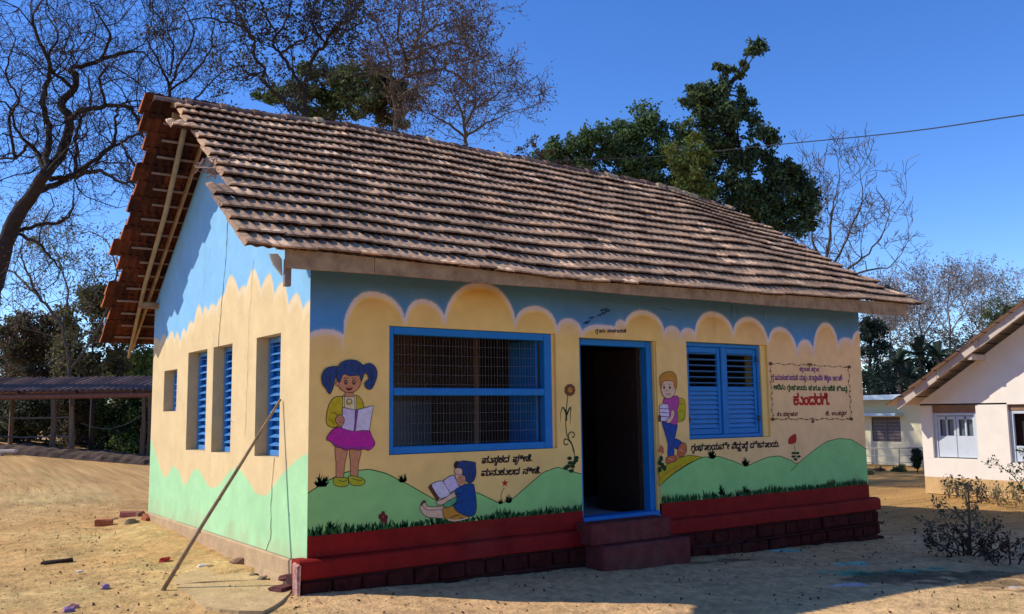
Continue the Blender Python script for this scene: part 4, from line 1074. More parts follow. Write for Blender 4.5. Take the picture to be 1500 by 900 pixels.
m_pur = mat('faded_purple_plastic', (0.34, 0.2, 0.42), 0.6, 0.4, 20); m_redp = mat('red_plastic', (0.6, 0.05, 0.04), 0.5, 0.3, 30); m_pink = mat('pink_plastic', (0.65, 0.25, 0.25), 0.5, 0.3, 20)
place('plastic_scrap', rock_mesh('plastic_scrap', 0.035, 0.028, 0.028, m_pur, 9, 0.4), 154, 862, 0, 'small round faded purple scrap alone on the dirt', 'litter', 'litter on the dirt')
place('plastic_scrap', rock_mesh('plastic_scrap', 0.04, 0.03, 0.03, m_pur, 10, 0.5), 100, 897, 0.3, 'crumpled mauve wrapper at the bottom edge touching the pink one', 'litter', 'litter on the dirt')
place('plastic_scrap', rock_mesh('plastic_scrap', 0.04, 0.022, 0.022, m_pink, 11, 0.5), 109, 891, 0.5, 'crumpled pink wrapper at the bottom edge beside the mauve one', 'litter', 'litter on the dirt')
place('plastic_scrap', rock_mesh('plastic_scrap', 0.06, 0.04, 0.03, m_redp, 12, 0.6), 240, 823, 0.3, 'bright red crumpled scrap left of the leaning pole', 'litter', 'litter on the dirt')
G2 = 'stones along the edge of the cement slab'
place('stone', rock_mesh('stone', 0.06, 0.04, 0.035, m_rockw, 13), 297, 833, 0, 'whitish stone at the left end of the row behind the slab', 'stone', G2)
place('stone', rock_mesh('stone', 0.04, 0.035, 0.03, m_rockb, 14), 309, 834, 0, 'small brown stone touching the whitish stone', 'stone', G2)
place('stone', rock_mesh('stone', 0.035, 0.03, 0.03, m_rockw, 15), 326, 831, 0, 'small pale stone halfway along the row behind the slab', 'stone', G2)
place('stone', rock_mesh('stone', 0.035, 0.035, 0.03, m_rockb, 16), 334, 830, 0, 'small dark stone just left of the big brown stone', 'stone', G2)
place('stone', rock_mesh('stone', 0.10, 0.08, 0.075, m_rockb, 17, 0.3), 350, 830, 0, 'biggest brown stone behind the slab near the side wall', 'stone', G2)
place('stone', rock_mesh('stone', 0.05, 0.04, 0.03, m_rockg, 18), 372, 846, 0, 'flat grey stone at the wall foot left of the lower crack', 'stone', G2)
place('stone', rock_mesh('stone', 0.045, 0.035, 0.035, m_rockg, 19), 384, 852, 0, 'small grey stone under the lower crack', 'stone', G2)
place('stone', rock_mesh('stone', 0.03, 0.03, 0.025, m_rockb, 20), 391, 848, 0, 'tiny brown stone right of the lower crack', 'stone', G2)
m_mar = mat('maroon_masonry', (0.16, 0.045, 0.04), 0.85, 0.5, 14, 0.01, 40)
place('broken_block', brick_mesh('broken_block', 0.2, 0.13, 0.06, m_mar, 21, 0.015), 412, 868, 0.5, 'lower maroon broken block fallen by the near plinth corner', 'block', 'broken plinth pieces', tilt=0.1)
place('broken_block', brick_mesh('broken_block', 0.15, 0.12, 0.05, m_mar, 22, 0.015), 424, 858, 0.3, 'upper maroon broken block leaning against the plinth corner', 'block', 'broken plinth pieces', tilt=-0.2, dz=0.06)
# cement slab apron beside the near corner
mb = MB()
slabs = [[(262, 846), (300, 838), (352, 836), (372, 846), (392, 852), (300, 856), (258, 860)], [(258, 862), (300, 858), (394, 854), (428, 866), (398, 893), (372, 900), (300, 893), (280, 876)]]
slab = empty('cement_slab', (-0.6, 0.3, 0.0)); tag(slab, 'cracked pale cement slab on the ground by the near plinth corner', 'slab')
for s in slabs:
    P = [atg(*q) for q in s]; P = catmull([p[:2] for p in P], True, 3); mb = MB()
    top = [(p[0]+random.uniform(-.01, .01), p[1]+random.uniform(-.01, .01), float(gz(p[0], p[1]))+0.024) for p in P]; bot = [(x, y, z-0.08) for x, y, z in top]
    tri = tessellate_polygon([[Vector(p) for p in top]])
    mb.v = top+bot; n = len(top)
    for t in tri: mb.f.append(tuple(t)); mb.m.append(0)
    for i in range(n): j = (i+1) % n; mb.f.append((i, j, n+j, n+i)); mb.m.append(0)
    mb.build('slab_piece', m_slab, slab)
# leaning pole
a, b = atg(238, 866), on(411, 585, 0, -0.02)
mb = MB(); A, B = Vector(a), Vector(b); d = B-A; A = A-d*0.006
mb.tube([A, A+d*0.33+Vector((0, 0, 0.012)), A+d*0.66+Vector((0.0, 0.01, -0.008)), B], [0.021, 0.018, 0.016, 0.012], 8)
for t in (0.12, 0.3, 0.47, 0.63, 0.8):
    c = A+d*t; mb.tube([c-d*0.004, c+d*0.004], [0.022-0.008*t]*2, 8)
tag(mb.build('bamboo_pole', mat('pole_wood', (0.36, 0.24, 0.13), 0.8, 0.5, 12, 0.003, 60), None, True), 'long thin bamboo pole leaning on the nearest side window', 'pole')

# ------------------------------------------------------------------ leaves and branches
def leaf_mat(name, c, c2, scale=1.2, transl=0.25): return mat(name, c, 0.75, 0.5, scale, c2=c2, transl=transl, spec=0.25)
def leaves_mesh(name, C, size, m, rg, aspect=0.55, droop=0.0):
    n = len(C); a = rg.normal(size=(n, 3)); a[:, 2] -= droop; a /= np.linalg.norm(a, axis=1)[:, None]
    b = np.cross(a, rg.normal(size=(n, 3))); b /= np.linalg.norm(b, axis=1)[:, None]; s = size*rg.uniform(0.6, 1.4, (n, 1))
    A, B = a*s*0.5, b*s*0.5*aspect
    V = np.stack([C-A, C+B-A*0.1, C+A, C-B-A*0.1], 1).reshape(-1, 3); F = np.arange(4*n).reshape(n, 4)
    return fastmesh(name, V, F, m)
def rv(r, k=1.0): return Vector((r.gauss(0, k), r.gauss(0, k), r.gauss(0, k)))
def grow(mb, p, d, L, r0, lvl, mx, r, wig=0.35, up=0.12, kids=3, tips=None, shrink=0.68, rmin=0.004):
    n = 4 if lvl < 2 else 3; pts = [p.copy()]; q = p.copy()
    for i in range(n):
        d = (d+rv(r, wig)+Vector((0, 0, up))).normalized(); q = q+d*(L/n); pts.append(q.copy())
    r1 = max(rmin, r0*0.5); mb.tube(pts, [max(rmin, r0+(r1-r0)*i/n) for i in range(n+1)], 5 if r0 > 0.05 else 3, cap=False)
    if tips is not None and lvl >= mx-1: tips.extend(pts[1:])
    if lvl < mx:
        for k in range(kids):
            i = r.randint(1, n) if k else n
            nd = (d*0.8+rv(r, 0.62)).normalized()
            grow(mb, pts[i], nd, L*shrink*r.uniform(0.7, 1.2), max(rmin, r1*0.85), lvl+1, mx, r, wig, up, kids, tips, shrink, rmin)
def limb_tree(name, label, cat, limbs, D, seed, bark, mx=3, spawn=0.55, L0=1.1, wig=0.33, kids=3, up=0.1, leaf=None, root=None, group=None, dj=0.5, rtw=0.02, rmin=0.005, twigdir=1.0):
    """limbs: (list of picture points, start radius px, end radius px); the points get their own distances so the crown has depth"""
    r = random.Random(seed); trunk = MB(); tw = MB(); tips = []; ends = {}
    first = limbs[0][0][0]; base = Vector(atd(first[0], first[1], D))
    o = empty(name, (base.x, base.y, float(gz(base.x, base.y))-0.1)); tag(o, label, cat, group)
    used = {}
    for li, (P, ra, rb) in enumerate(limbs):
        k = r.uniform(-1, 1); pts = []
        for i, (x, y) in enumerate(P):
            key = (x, y)
            if key in used: dd = used[key]
            else: dd = D+dj*k*i/len(P)*3+r.uniform(-.15, .15)*dj; used[key] = dd
            pts.append(np.array(atd(x, y, dd)))
        Q = [Vector(v) for v in catmull(pts, False, 5)]; n = len(Q)
        Q = [Q[0]]+[q+rv(r, 0.02) for q in Q[1:-1]]+[Q[-1]]
        R_ = [(ra+(rb-ra)*i/(n-1))*D/FPX for i in range(n)]
        if li == 0: 
            g = float(gz(base.x, base.y))-0.3
            if Q[0].z > g+0.3: Q = [Vector((Q[0].x+(Q[0].x-Q[3].x)*0.6, Q[0].y, g))]+Q; R_ = [R_[0]*1.5]+R_
        trunk.tube(Q, R_, 7 if ra > 6 else 5)
        acc = 0
        for i in range(1, len(Q)):
            acc += (Q[i]-Q[i-1]).length
            if acc > spawn and R_[i] < 9*D/FPX:
                acc = 0
                for _ in range(2 if r.random() < 0.5 else 1):
                    dd = ((Q[i]-Q[i-1]).normalized()*0.4+rv(r, 0.6)+Vector((0, 0, 0.25*twigdir))).normalized()
                    grow(tw, Q[i], dd, L0*r.uniform(0.6, 1.3), min(R_[i]*0.6, rtw), 0, mx, r, wig, up, kids, tips, rmin=rmin)
        grow(tw, Q[-1], (Q[-1]-Q[-2]).normalized(), L0, min(R_[-1], rtw*1.3), 0, mx, r, wig, up, kids+1, tips, rmin=rmin)
    trunk.build('trunk', bark, o, True)
    t = tw.build('twigs', bark, o); tag(t, kind='stuff')
    if leaf and tips:
        m, size, frac, spread, per = leaf; rg = np.random.default_rng(seed); T = np.array([tuple(q) for q in tips])
        keep = rg.random(len(T)) < frac
        if len(leaf) > 5: pass
        T = np.repeat(T[keep], per, 0); T = T+rg.normal(0, spread, T.shape)
        tag(link('leaves', leaves_mesh('leaves', T, size, m, rg), o), kind='stuff')
    return o
Z = lambda pts, ox, oy, s: [(ox+x/s, oy+y/s) for x, y in pts]
m_bark = mat('bark_dark', (0.045, 0.032, 0.030), 0.95, 0.4, 8); m_barkg = mat('bark_grey', (0.16, 0.125, 0.10), 0.95, 0.4, 8); m_barkp = mat('bark_pale', (0.30, 0.25, 0.23), 0.95, 0.4, 8)
L1 = lambda P: Z(P, 0, 0, 2.25)
dry = leaf_mat('leaf_dry_olive', (0.26, 0.23, 0.10), (0.15, 0.11, 0.05)); brn = leaf_mat('leaf_brown', (0.18, 0.10, 0.065), (0.09, 0.055, 0.04)); drk = leaf_mat('leaf_dark_green', (0.15, 0.21, 0.075), (0.05, 0.09, 0.04), 2.5, 0.3); mid = leaf_mat('leaf_mid_green', (0.15, 0.24, 0.05), (0.07, 0.13, 0.035)); yel = leaf_mat('leaf_yellow_green', (0.22, 0.24, 0.045), (0.13, 0.12, 0.03)); gry = leaf_mat('leaf_grey', (0.24, 0.20, 0.17), (0.14, 0.12, 0.11)); blk = leaf_mat('leaf_blackish', (0.028, 0.045, 0.025), (0.015, 0.026, 0.016), 2.0)
dullg = leaf_mat('leaf_dull_green', (0.13, 0.14, 0.06), (0.07, 0.07, 0.04), 1.0)
limbs = [(L1([(-30, 960), (20, 800), (60, 700), (110, 640), (150, 570)]), 13, 8),
 (L1([(150, 570), (205, 500), (228, 400), (205, 345), (242, 290), (250, 240), (232, 232), (330, 200), (430, 170)]), 8, 2.5),
 (L1([(150, 570), (162, 440), (140, 340), (160, 260), (163, 200), (125, 130), (108, 50)]), 5, 2),
 (L1([(110, 640), (200, 600), (265, 560), (335, 510), (400, 470), (455, 440)]), 5, 1.5),
 (L1([(150, 570), (170, 590), (250, 580), (330, 565), (390, 600), (450, 605)]), 4.5, 1.5),
 (L1([(150, 570), (120, 500), (95, 480), (50, 520), (-10, 522)]), 4, 1.5),
 (L1([(228, 400), (270, 365), (350, 350), (420, 350), (440, 370), (470, 450)]), 4.5, 2),
 (L1([(60, 760), (130, 742), (200, 730), (235, 700), (240, 670)]), 3.5, 1.2),
 (L1([(60, 770), (120, 800), (170, 850), (200, 890)]), 3, 1), (L1([(250, 580), (250, 480), (262, 400), (300, 340), (290, 260)]), 3, 1.2),
 (L1([(330, 510), (375, 480), (380, 400), (395, 350), (450, 330)]), 3, 1.2), (L1([(242, 290), (180, 240), (160, 180), (190, 120), (150, 40)]), 3, 1),
 (L1([(330, 200), (360, 120), (330, 60), (300, 10)]), 2.5, 1), (L1([(50, 520), (30, 400), (60, 330), (20, 250), (40, 160)]), 2.5, 1), (L1([(120, 500), (60, 440), (30, 350), (-20, 330)]), 2.5, 1), (L1([(350, 350), (330, 270), (360, 220), (440, 260)]), 2.5, 1), (L1([(400, 470), (440, 540), (480, 560)]), 2.2, 1)]
limb_tree('bare_tree', 'big dark bare tree with crooked limbs left of the house', 'tree', limbs, 25, 3, m_bark, mx=3, spawn=0.66, L0=1.5, wig=0.42, kids=3, leaf=(brn, 0.06, 0.18, 0.08, 2), dj=0.8, rtw=0.026, rmin=0.0055)
limb_tree('bare_tree', 'thin bare pale tree rising just above the roof left end', 'tree', [(L1([(560, 420), (560, 300), (540, 240), (510, 180), (480, 120)]), 2.5, 1), (L1([(560, 300), (585, 220), (640, 110), (600, 20)]), 2, 1), (L1([(560, 300), (640, 240), (690, 170), (700, 110)]), 1.8, 1), (L1([(560, 250), (570, 150), (530, 60)]), 1.6, 1), (L1([(640, 330), (680, 290), (730, 240)]), 1.6, 1)],
          27, 14, m_bark, mx=3, spawn=0.6, L0=1.3, wig=0.25, kids=3, up=0.2, dj=0.6, rtw=0.016, rmin=0.007)
L2 = lambda P: Z(P, 300, 0, 3)
limb_tree('leafy_tree', 'thin-leaved tree with forked dark trunk behind the left ridge', 'tree', [(L2([(440, 560), (440, 490), (437, 390), (455, 330), (475, 265), (525, 195), (570, 130), (625, 85), (700, -10)]), 4.5, 1.5),
  (L2([(437, 400), (380, 310), (330, 240), (300, 195), (312, 150), (262, 60), (240, -10)]), 3, 1.2), (L2([(330, 240), (400, 190), (455, 165), (500, 90)]), 2, 1),
  (L2([(437, 500), (340, 430), (265, 365), (262, 300), (215, 250), (215, 180), (170, 120), (95, 100), (0, 78)]), 3, 1.2), (L2([(265, 365), (220, 330), (180, 322)]), 2, 1), (L2([(170, 120), (150, 60), (120, 0)]), 2, 1), (L2([(525, 195), (480, 120), (470, 60), (500, -20)]), 2, 1), (L2([(312, 150), (360, 90), (380, 10)]), 2, 1), (L2([(570, 130), (640, 130), (700, 70)]), 1.8, 1)],
          24, 5, m_bark, mx=3, spawn=0.5, L0=1.0, wig=0.38, kids=3, leaf=(leaf_mat('leaf_dusky', (0.09, 0.085, 0.05), (0.05, 0.04, 0.04)), 0.10, 0.35, 0.12, 2), dj=0.7, rtw=0.022, rmin=0.007)
limb_tree('leafy_tree', 'round-crowned tree with reddish brown leaves behind the ridge', 'tree', [(L2([(835, 650), (836, 590), (842, 470), (830, 400), (880, 335), (890, 270), (930, 180), (960, 60)]), 4.5, 1.5),
  (L2([(842, 470), (820, 380), (815, 290), (800, 200), (760, 130)]), 3, 1.2), (L2([(880, 335), (960, 320), (1050, 310), (1120, 340), (1180, 400)]), 2.6, 1.2), (L2([(890, 270), (980, 220), (1070, 190), (1150, 200), (1210, 250)]), 2.4, 1.2), (L2([(842, 430), (940, 380), (1000, 370), (1060, 400)]), 2.2, 1), (L2([(890, 270), (850, 150), (860, 60)]), 2.2, 1), (L2([(930, 180), (1030, 110), (1080, 100)]), 2.2, 1), (L2([(960, 60), (1000, 30)]), 1.5, 1)],
          27, 6, m_barkg, mx=3, spawn=0.5, L0=1.15, wig=0.35, kids=3, leaf=(brn, 0.09, 0.40, 0.13, 2), dj=0.9, rtw=0.022, rmin=0.007)
limb_tree('bare_tree', 'low rounded nearly bare tree right of the reddish one', 'tree', [(L2([(1150, 690), (1145, 620), (1140, 560), (1120, 480), (1090, 420)]), 3.5, 1.2), (L2([(1140, 560), (1180, 480), (1210, 420)]), 2.4, 1), (L2([(1140, 600), (1220, 550), (1290, 520)]), 2.2, 1), (L2([(1140, 600), (1060, 540), (990, 500)]), 2.2, 1), (L2([(1180, 480), (1260, 430), (1300, 400)]), 2, 1), (L2([(835, 570), (900, 480), (960, 470)]), 2, 1)],
          31, 7, m_barkg, mx=3, spawn=0.5, L0=1.25, wig=0.35, kids=3, leaf=(brn, 0.08, 0.28, 0.14, 2), dj=0.8, rtw=0.02, rmin=0.008)
limb_tree('bare_tree', 'bare grey tree beyond the right end of the roof', 'tree', [([(1215, 470), (1214, 420), (1212, 370), (1218, 320), (1225, 285)], 3.5, 1), ([(1213, 400), (1240, 350), (1262, 300)], 2.2, 1), ([(1214, 410), (1255, 385), (1290, 350)], 2.2, 1), ([(1214, 420), (1260, 400), (1305, 390)], 2, 1), ([(1213, 390), (1190, 350), (1200, 300)], 1.8, 1)],
          30, 8, m_barkg, mx=3, spawn=0.55, L0=1.1, wig=0.3, kids=3, up=0.12, dj=0.7, rtw=0.02, rmin=0.008)

def clump_tree(name, label, discs, D, seed, leafm, n_per=1.0, size=0.12, bark=None, trunk=None, group=None, cat='tree', depth=1.0, frac2=None, parts=True, spread=0.55):
    """crown from many clumps; discs = (picture x, y, radius px) give where foliage masses sit, each with its own distance"""
    rg = np.random.default_rng(seed); r = random.Random(seed); C = []; cen = []
    for (x, y, rp) in discs:
        R_ = rp*D/FPX; dd = D+r.uniform(-1, 1)*R_*depth; c = np.array(atd(x, y, dd)); cen.append((c, R_))
        k = max(3, int(9*n_per))
        for _ in range(k):
            v = rg.normal(size=3); v /= np.linalg.norm(v); v = v*R_*rg.uniform(0.35, 0.95); cc = c+v
            size_ = size*0.68
            nn = int(290*n_per*max(0.2, (R_/0.6)**2)*(0.12/size)**2*0.8)+8
            C.append(cc+rg.normal(0, R_*spread*0.5, (nn, 3))*np.array([1, 1, 0.75]))
    C = np.concatenate(C)
    C[:, 2] = np.maximum(C[:, 2], gz(C[:, 0], C[:, 1])+0.03)
    P = np.array([c for c, _ in cen]); base = P.mean(0); lowest = P[np.argmin(P[:, 2])]
    bx, by = (base[0], base[1]) if trunk is None else tuple(np.array(atd(trunk[0], trunk[1], D))[:2])
    g = float(gz(bx, by)); o = empty(name, (bx, by, g)); tag(o, label, cat, group)
    mb = MB(); top = max(c[2] for c, _ in cen); H_ = top-g; rt = min(0.16, max(0.02, 0.016*H_)); line_ = [Vector((bx, by, g-0.2)), Vector((bx, by, g+0.15*H_))]
    for k in range(1, 7):
        zc = g+H_*(0.2+0.8*k/7); wt = np.exp(-((P[:, 2]-zc)/(0.1*H_+0.05))**2)+1e-9; m_ = (P*wt[:, None]).sum(0)/wt.sum(); f_ = min(1, 0.25+k/7)
        line_.append(Vector((bx+(m_[0]-bx)*f_, by+(m_[1]-by)*f_, zc)))
    nl = len(line_); mb.tube(line_, [rt*(1-0.93*i/(nl-1)) for i in range(nl)], 6)
    for c, R_ in cen[:40]:
        c = Vector(c); hd = min((c-q).xy.length for q in line_[2:]); zs_ = max(g+0.2*H_, c.z-0.9*hd-0.3*R_); j = min(range(1, nl), key=lambda i: abs(line_[i].z-zs_)); p_ = line_[j]
        q = p_.lerp(c, 0.5)+rv(r, 0.12*R_+0.02)+Vector((0, 0, -0.08*hd)); mb.tube([p_, q, c], [rt*0.22, rt*0.14, rt*0.05], 4, cap=False)
    mb.build('trunk', bark or m_barkg, o, True)
    if frac2:
        sel = rg.random(len(C)) < frac2[1]; tag(link('leaves', leaves_mesh('leaves', C[sel], size*0.68, frac2[0], rg), o), kind='stuff'); C = C[~sel]
    tag(link('crown', leaves_mesh('crown', C, size*0.68, leafm, rg), o), kind='stuff'); return o
def discs_in(poly, n, rp, seed):
    """clump centres inside an outline"""
    r = random.Random(seed); P = poly; xs_ = [p[0] for p in P]; ys_ = [p[1] for p in P]; out = []
    def ins(x, y):
        c = False; j = len(P)-1
        for i in range(len(P)):
            if (P[i][1] > y) != (P[j][1] > y) and x < (P[j][0]-P[i][0])*(y-P[i][1])/(P[j][1]-P[i][1])+P[i][0]: c = not c
            j = i
        return c
    while len(out) < n:
        x, y = r.uniform(min(xs_), max(xs_)), r.uniform(min(ys_), max(ys_))
        if ins(x, y): out.append((x, y, rp*r.uniform(0.6, 1.35)))
    return out
clump_tree('evergreen_tree', 'tall pointed dark green tree with a tuft at its top', [(1105, 62, 11), (1112, 72, 12), (1100, 76, 9), (1088, 92, 5), (1092, 100, 5), (1066, 104, 10), (1052, 98, 7), (1082, 110, 8), (1010, 130, 6), (1020, 140, 8), (1060, 125, 15), (1085, 135, 12), (1098, 150, 12), (1040, 135, 12)]
           +discs_in([(1010, 145), (1040, 125), (1090, 130), (1108, 160), (1130, 190), (1135, 210), (1120, 240), (1160, 280), (1190, 330), (1100, 340), (1000, 290), (1000, 230), (1030, 190), (1015, 165)], 100, 15, 31)+discs_in([(1120, 235), (1165, 240), (1192, 270), (1188, 350), (1130, 330)], 40, 13, 32), 27, 41, drk, 0.9, 0.17, m_bark, (1085, 400), frac2=(blk, 0.3), depth=1.2)
clump_tree('evergreen_tree', 'wide rounded green tree behind the middle of the ridge', discs_in([(820, 205), (860, 195), (900, 185), (945, 168), (985, 180), (1015, 200), (1010, 290), (900, 270), (790, 240), (800, 215)], 100, 16, 33), 33, 42, leaf_mat('leaf_broad_green', (0.13, 0.20, 0.07), (0.05, 0.10, 0.035), 1.6, 0.3), 0.9, 0.2, m_bark, (930, 330), frac2=(drk, 0.4), depth=1.2)
clump_tree('young_tree', 'yellow-green leafy tree in front of the pointed dark one', discs_in([(990, 205), (1025, 190), (1040, 230), (1035, 290), (1000, 285), (985, 240)], 18, 14, 34), 25, 43, yel, 0.8, 0.15, m_bark, (1010, 330), frac2=(mid, 0.4))
clump_tree('brown_leaved_tree', 'small reddish brown tree at the left foot of the wide green one', discs_in([(760, 215), (785, 205), (810, 215), (850, 240), (880, 262), (770, 240)], 16, 11, 35), 30, 44, brn, 0.4, 0.13, m_bark, (800, 300), frac2=(drk, 0.3))
clump_tree('evergreen_tree', 'low bright green tree behind the forked dark trunk', discs_in([(375, 140), (430, 110), (480, 95), (540, 95), (560, 130), (570, 170), (470, 175), (400, 160)], 44, 14, 36), 31, 45, mid, 1.0, 0.17, m_bark, (470, 260), frac2=(dullg, 0.5))
clump_tree('evergreen_tree', 'dull green tree between the forked trunk and the reddish crown', discs_in([(480, 95), (520, 85), (560, 110), (600, 130), (620, 160), (560, 190), (500, 150)], 24, 15, 37), 29, 46, dullg, 0.9, 0.16, m_bark, (550, 260), frac2=(drk, 0.4))
clump_tree('evergreen_tree', 'dark shrub tree showing past the right roof corner', discs_in([(1262, 470), (1275, 455), (1290, 500), (1300, 560), (1268, 590), (1258, 560)], 16, 14, 38)+[(1300, 425, 6), (1308, 430, 5), (1292, 424, 5)], 34, 47, blk, 0.8, 0.16, m_bark, (1270, 620))
PAR = 'dark palms above the yellow building'
# dark spiky palms behind the yellow building
def palm(px, py, D, rad, seed, label):
    r = random.Random(seed); c = Vector(atd(px, py, D)); g = float(gz(c.x, c.y)); o = empty('palm', (c.x, c.y, g)); tag(o, label, 'palm', PAR)
    mb = MB(); mb.tube([Vector((c.x, c.y, g-0.2)), Vector((c.x+0.05, c.y, (g+c.z)/2)), c], [0.11, 0.09, 0.08], 6); mb.build('trunk', m_bark, o, True)
    R_ = rad*D/FPX
    for k in range(14):
        a = k*2.4+r.uniform(-.2, .2); el = r.uniform(0.1, 1.35); d = Vector((math.cos(a)*math.cos(el), math.sin(a)*math.cos(el), math.sin(el))); mb = MB(); P = []
        for i in range(6): t = i/5; P.append(c+d*R_*t*1.1+Vector((0, 0, -0.5*R_*t*t*(1.2-el*0.4))))
        mb.tube(P, [0.02, 0.018, 0.015, 0.012, 0.009, 0.005], 3, cap=False)
        side = d.cross(Vector((0, 0, 1))); side = side.normalized() if side.length > 0.01 else Vector((1, 0, 0))
        for i in range(1, 16):
            t = i/15; b = P[0].lerp(P[-1], t); j = min(4, int(t*5)); b = P[j].lerp(P[j+1], t*5-j) if j < 5 else P[-1]
            for s in (-1, 1):
                e = b+side*s*R_*0.26*(1-0.5*t)+d*R_*0.12+Vector((0, 0, -0.08*R_)); w_ = d*0.045*R_; mb.face([b-w_, b+w_, e])
        mb.build('frond', blk, o)
palm(1316, 535, 37, 34, 1, 'leftmost dark palm behind the flat roof'); palm(1347, 520, 38, 36, 2, 'taller dark palm in the middle of the row behind the flat roof'); palm(1375, 522, 36, 34, 3, 'right dark palm beside the gable of the cream house'); palm(1330, 555, 36, 34, 4, 'low dark palm under the tallest one'); palm(1296, 560, 36, 30, 5, 'lowest dark palm nearest the painted house')
clump_tree('dark_hedge', 'blackish hedge filling the gap above the flat roof', discs_in([(1262, 545), (1320, 535), (1400, 520), (1400, 590), (1262, 600)], 34, 15, 39), 39, 48, blk, 0.9, 0.2, m_bark, cat='hedge', depth=2.0)
# pale dry trees far off on the right
FG = 'pale dry trees far behind the right houses'
for i, (x, y, h, D, lab) in enumerate([(1392, 470, 62, 52, 'pale bare tree with rounded crown far right of the roof'), (1350, 480, 45, 50, 'smaller pale bare tree left of the rounded one'), (1305, 490, 50, 48, 'pale bare tree just beyond the roof corner'), (1440, 470, 50, 55, 'pale bare tree above the cream house roof'), (1275, 500, 40, 46, 'low pale bare tree hard against the painted wall edge')]):
    limb_tree('dry_tree', lab, 'tree', [([(x, y+70), (x, y+20), (x-3, y-h*0.3), (x-1, y-h*0.8)], 2.2, 0.6), ([(x, y+20), (x+18, y-12), (x+26, y-h*0.5)], 1.2, 0.5), ([(x, y+20), (x-20, y-6), (x-30, y-h*0.45)], 1.2, 0.5), ([(x-3, y-h*0.3), (x+14, y-h*0.65)], 1, .5)],
              D, 60+i, m_barkp, mx=3, spawn=0.7, L0=1.3, wig=0.3, kids=3, up=0.1, leaf=(gry, 0.11, 0.4, 0.2, 2), group=FG, dj=0.8, rtw=0.02, rmin=0.010)
clump_tree('far_thicket', 'grey-brown thicket far behind the palms', discs_in([(1262, 470), (1330, 470), (1400, 475), (1460, 470), (1500, 440), (1500, 560), (1262, 560)], 50, 20, 51), 50, 49, gry, 0.35, 0.2, m_barkp, cat='thicket', depth=1.5, frac2=(dullg, 0.35))
clump_tree('far_tree', 'dull green tree rising over the cream house roof', discs_in([(1450, 440), (1475, 432), (1500, 436), (1500, 480), (1440, 480)], 14, 11, 52), 46, 50, dullg, 0.6, 0.17, m_barkg, frac2=(mid, 0.3))
# thicket on the left, each bush its own
LG = 'bushes and scrub trees behind the shed'
for i, (pl, n, rp, D, m, m2, lab) in enumerate([
    ([(90, 480), (110, 440), (150, 425), (190, 450), (205, 500), (200, 560), (100, 560)], 34, 19, 31, dry, dullg, 'olive dry crown just left of the tile edge'),
    ([(0, 470), (50, 450), (90, 470), (100, 560), (0, 570)], 26, 20, 34, brn, dullg, 'brownish scrub tree at the left edge above the shed'),
    ([(200, 520), (232, 510), (232, 570), (190, 570)], 12, 14, 30, yel, mid, 'yellow-green bush between shed roof and house wall'),
    ([(0, 575), (70, 570), (75, 680), (0, 690)], 26, 18, 31, dullg, blk, 'dull brownish bush under the left part of the shed'),
    ([(75, 570), (140, 570), (140, 680), (80, 685)], 24, 18, 33, dullg, brn, 'dull bush behind the pale stake'),
    ([(140, 570), (232, 570), (232, 680), (140, 685)], 32, 18, 32, mid, blk, 'green bush behind the right part of the shed'),
    ([(0, 520), (60, 500), (120, 520), (220, 530), (230, 600), (0, 600)], 34, 20, 38, dullg, blk, 'dark scrub row rising behind the shed roof'),
    ([(0, 600), (232, 600), (232, 690), (0, 690)], 44, 20, 36, brn, dullg, 'brown shaded scrub at ground level behind the shed')]):
    clump_tree('scrub_bush', lab, discs_in(pl, n, rp, 70+i), D, 80+i, m, 1.0, 0.17, m_bark, group=LG, cat='bush', frac2=(m2, 0.45), depth=1.6)
limb_tree('dry_tree', 'slender leaning tree above the olive crown', 'tree', [([(105, 560), (92, 480), (60, 440), (40, 400), (30, 370)], 3, 1), ([(92, 480), (100, 430), (88, 390)], 2, 1), ([(60, 440), (20, 400), (-10, 390)], 2, 1), ([(105, 540), (150, 470), (170, 400), (160, 360)], 2.2, 1)], 29, 90, m_barkg, mx=3, spawn=0.5, L0=1.2, leaf=(yel, 0.09, 0.3, 0.12, 2), rtw=0.018, rmin=0.008)
# far wood that closes the horizon all round
rg = np.random.default_rng(5); C = []
for k in range(1500):
    a = rg.uniform(0, 2*math.pi); rr_ = rg.uniform(95, 150); hh = rg.uniform(1, 6.5)*(0.7+0.3*math.sin(7*a)); c = np.array([CAM[0]+rr_*math.cos(a), CAM[1]+rr_*math.sin(a), hh])
    C.append(c+rg.normal(0, 1.5, (26, 3))*np.array([1, 1, 0.7]))
C = np.concatenate(C); C[:, 2] = np.abs(C[:, 2])
tag(link('distant_wood', leaves_mesh('distant_wood', C, 1.1, leaf_mat('leaf_far', (0.10, 0.10, 0.06), (0.06, 0.06, 0.04), 0.1), rg)), 'distant wood closing the horizon all round', 'wood', kind='stuff')

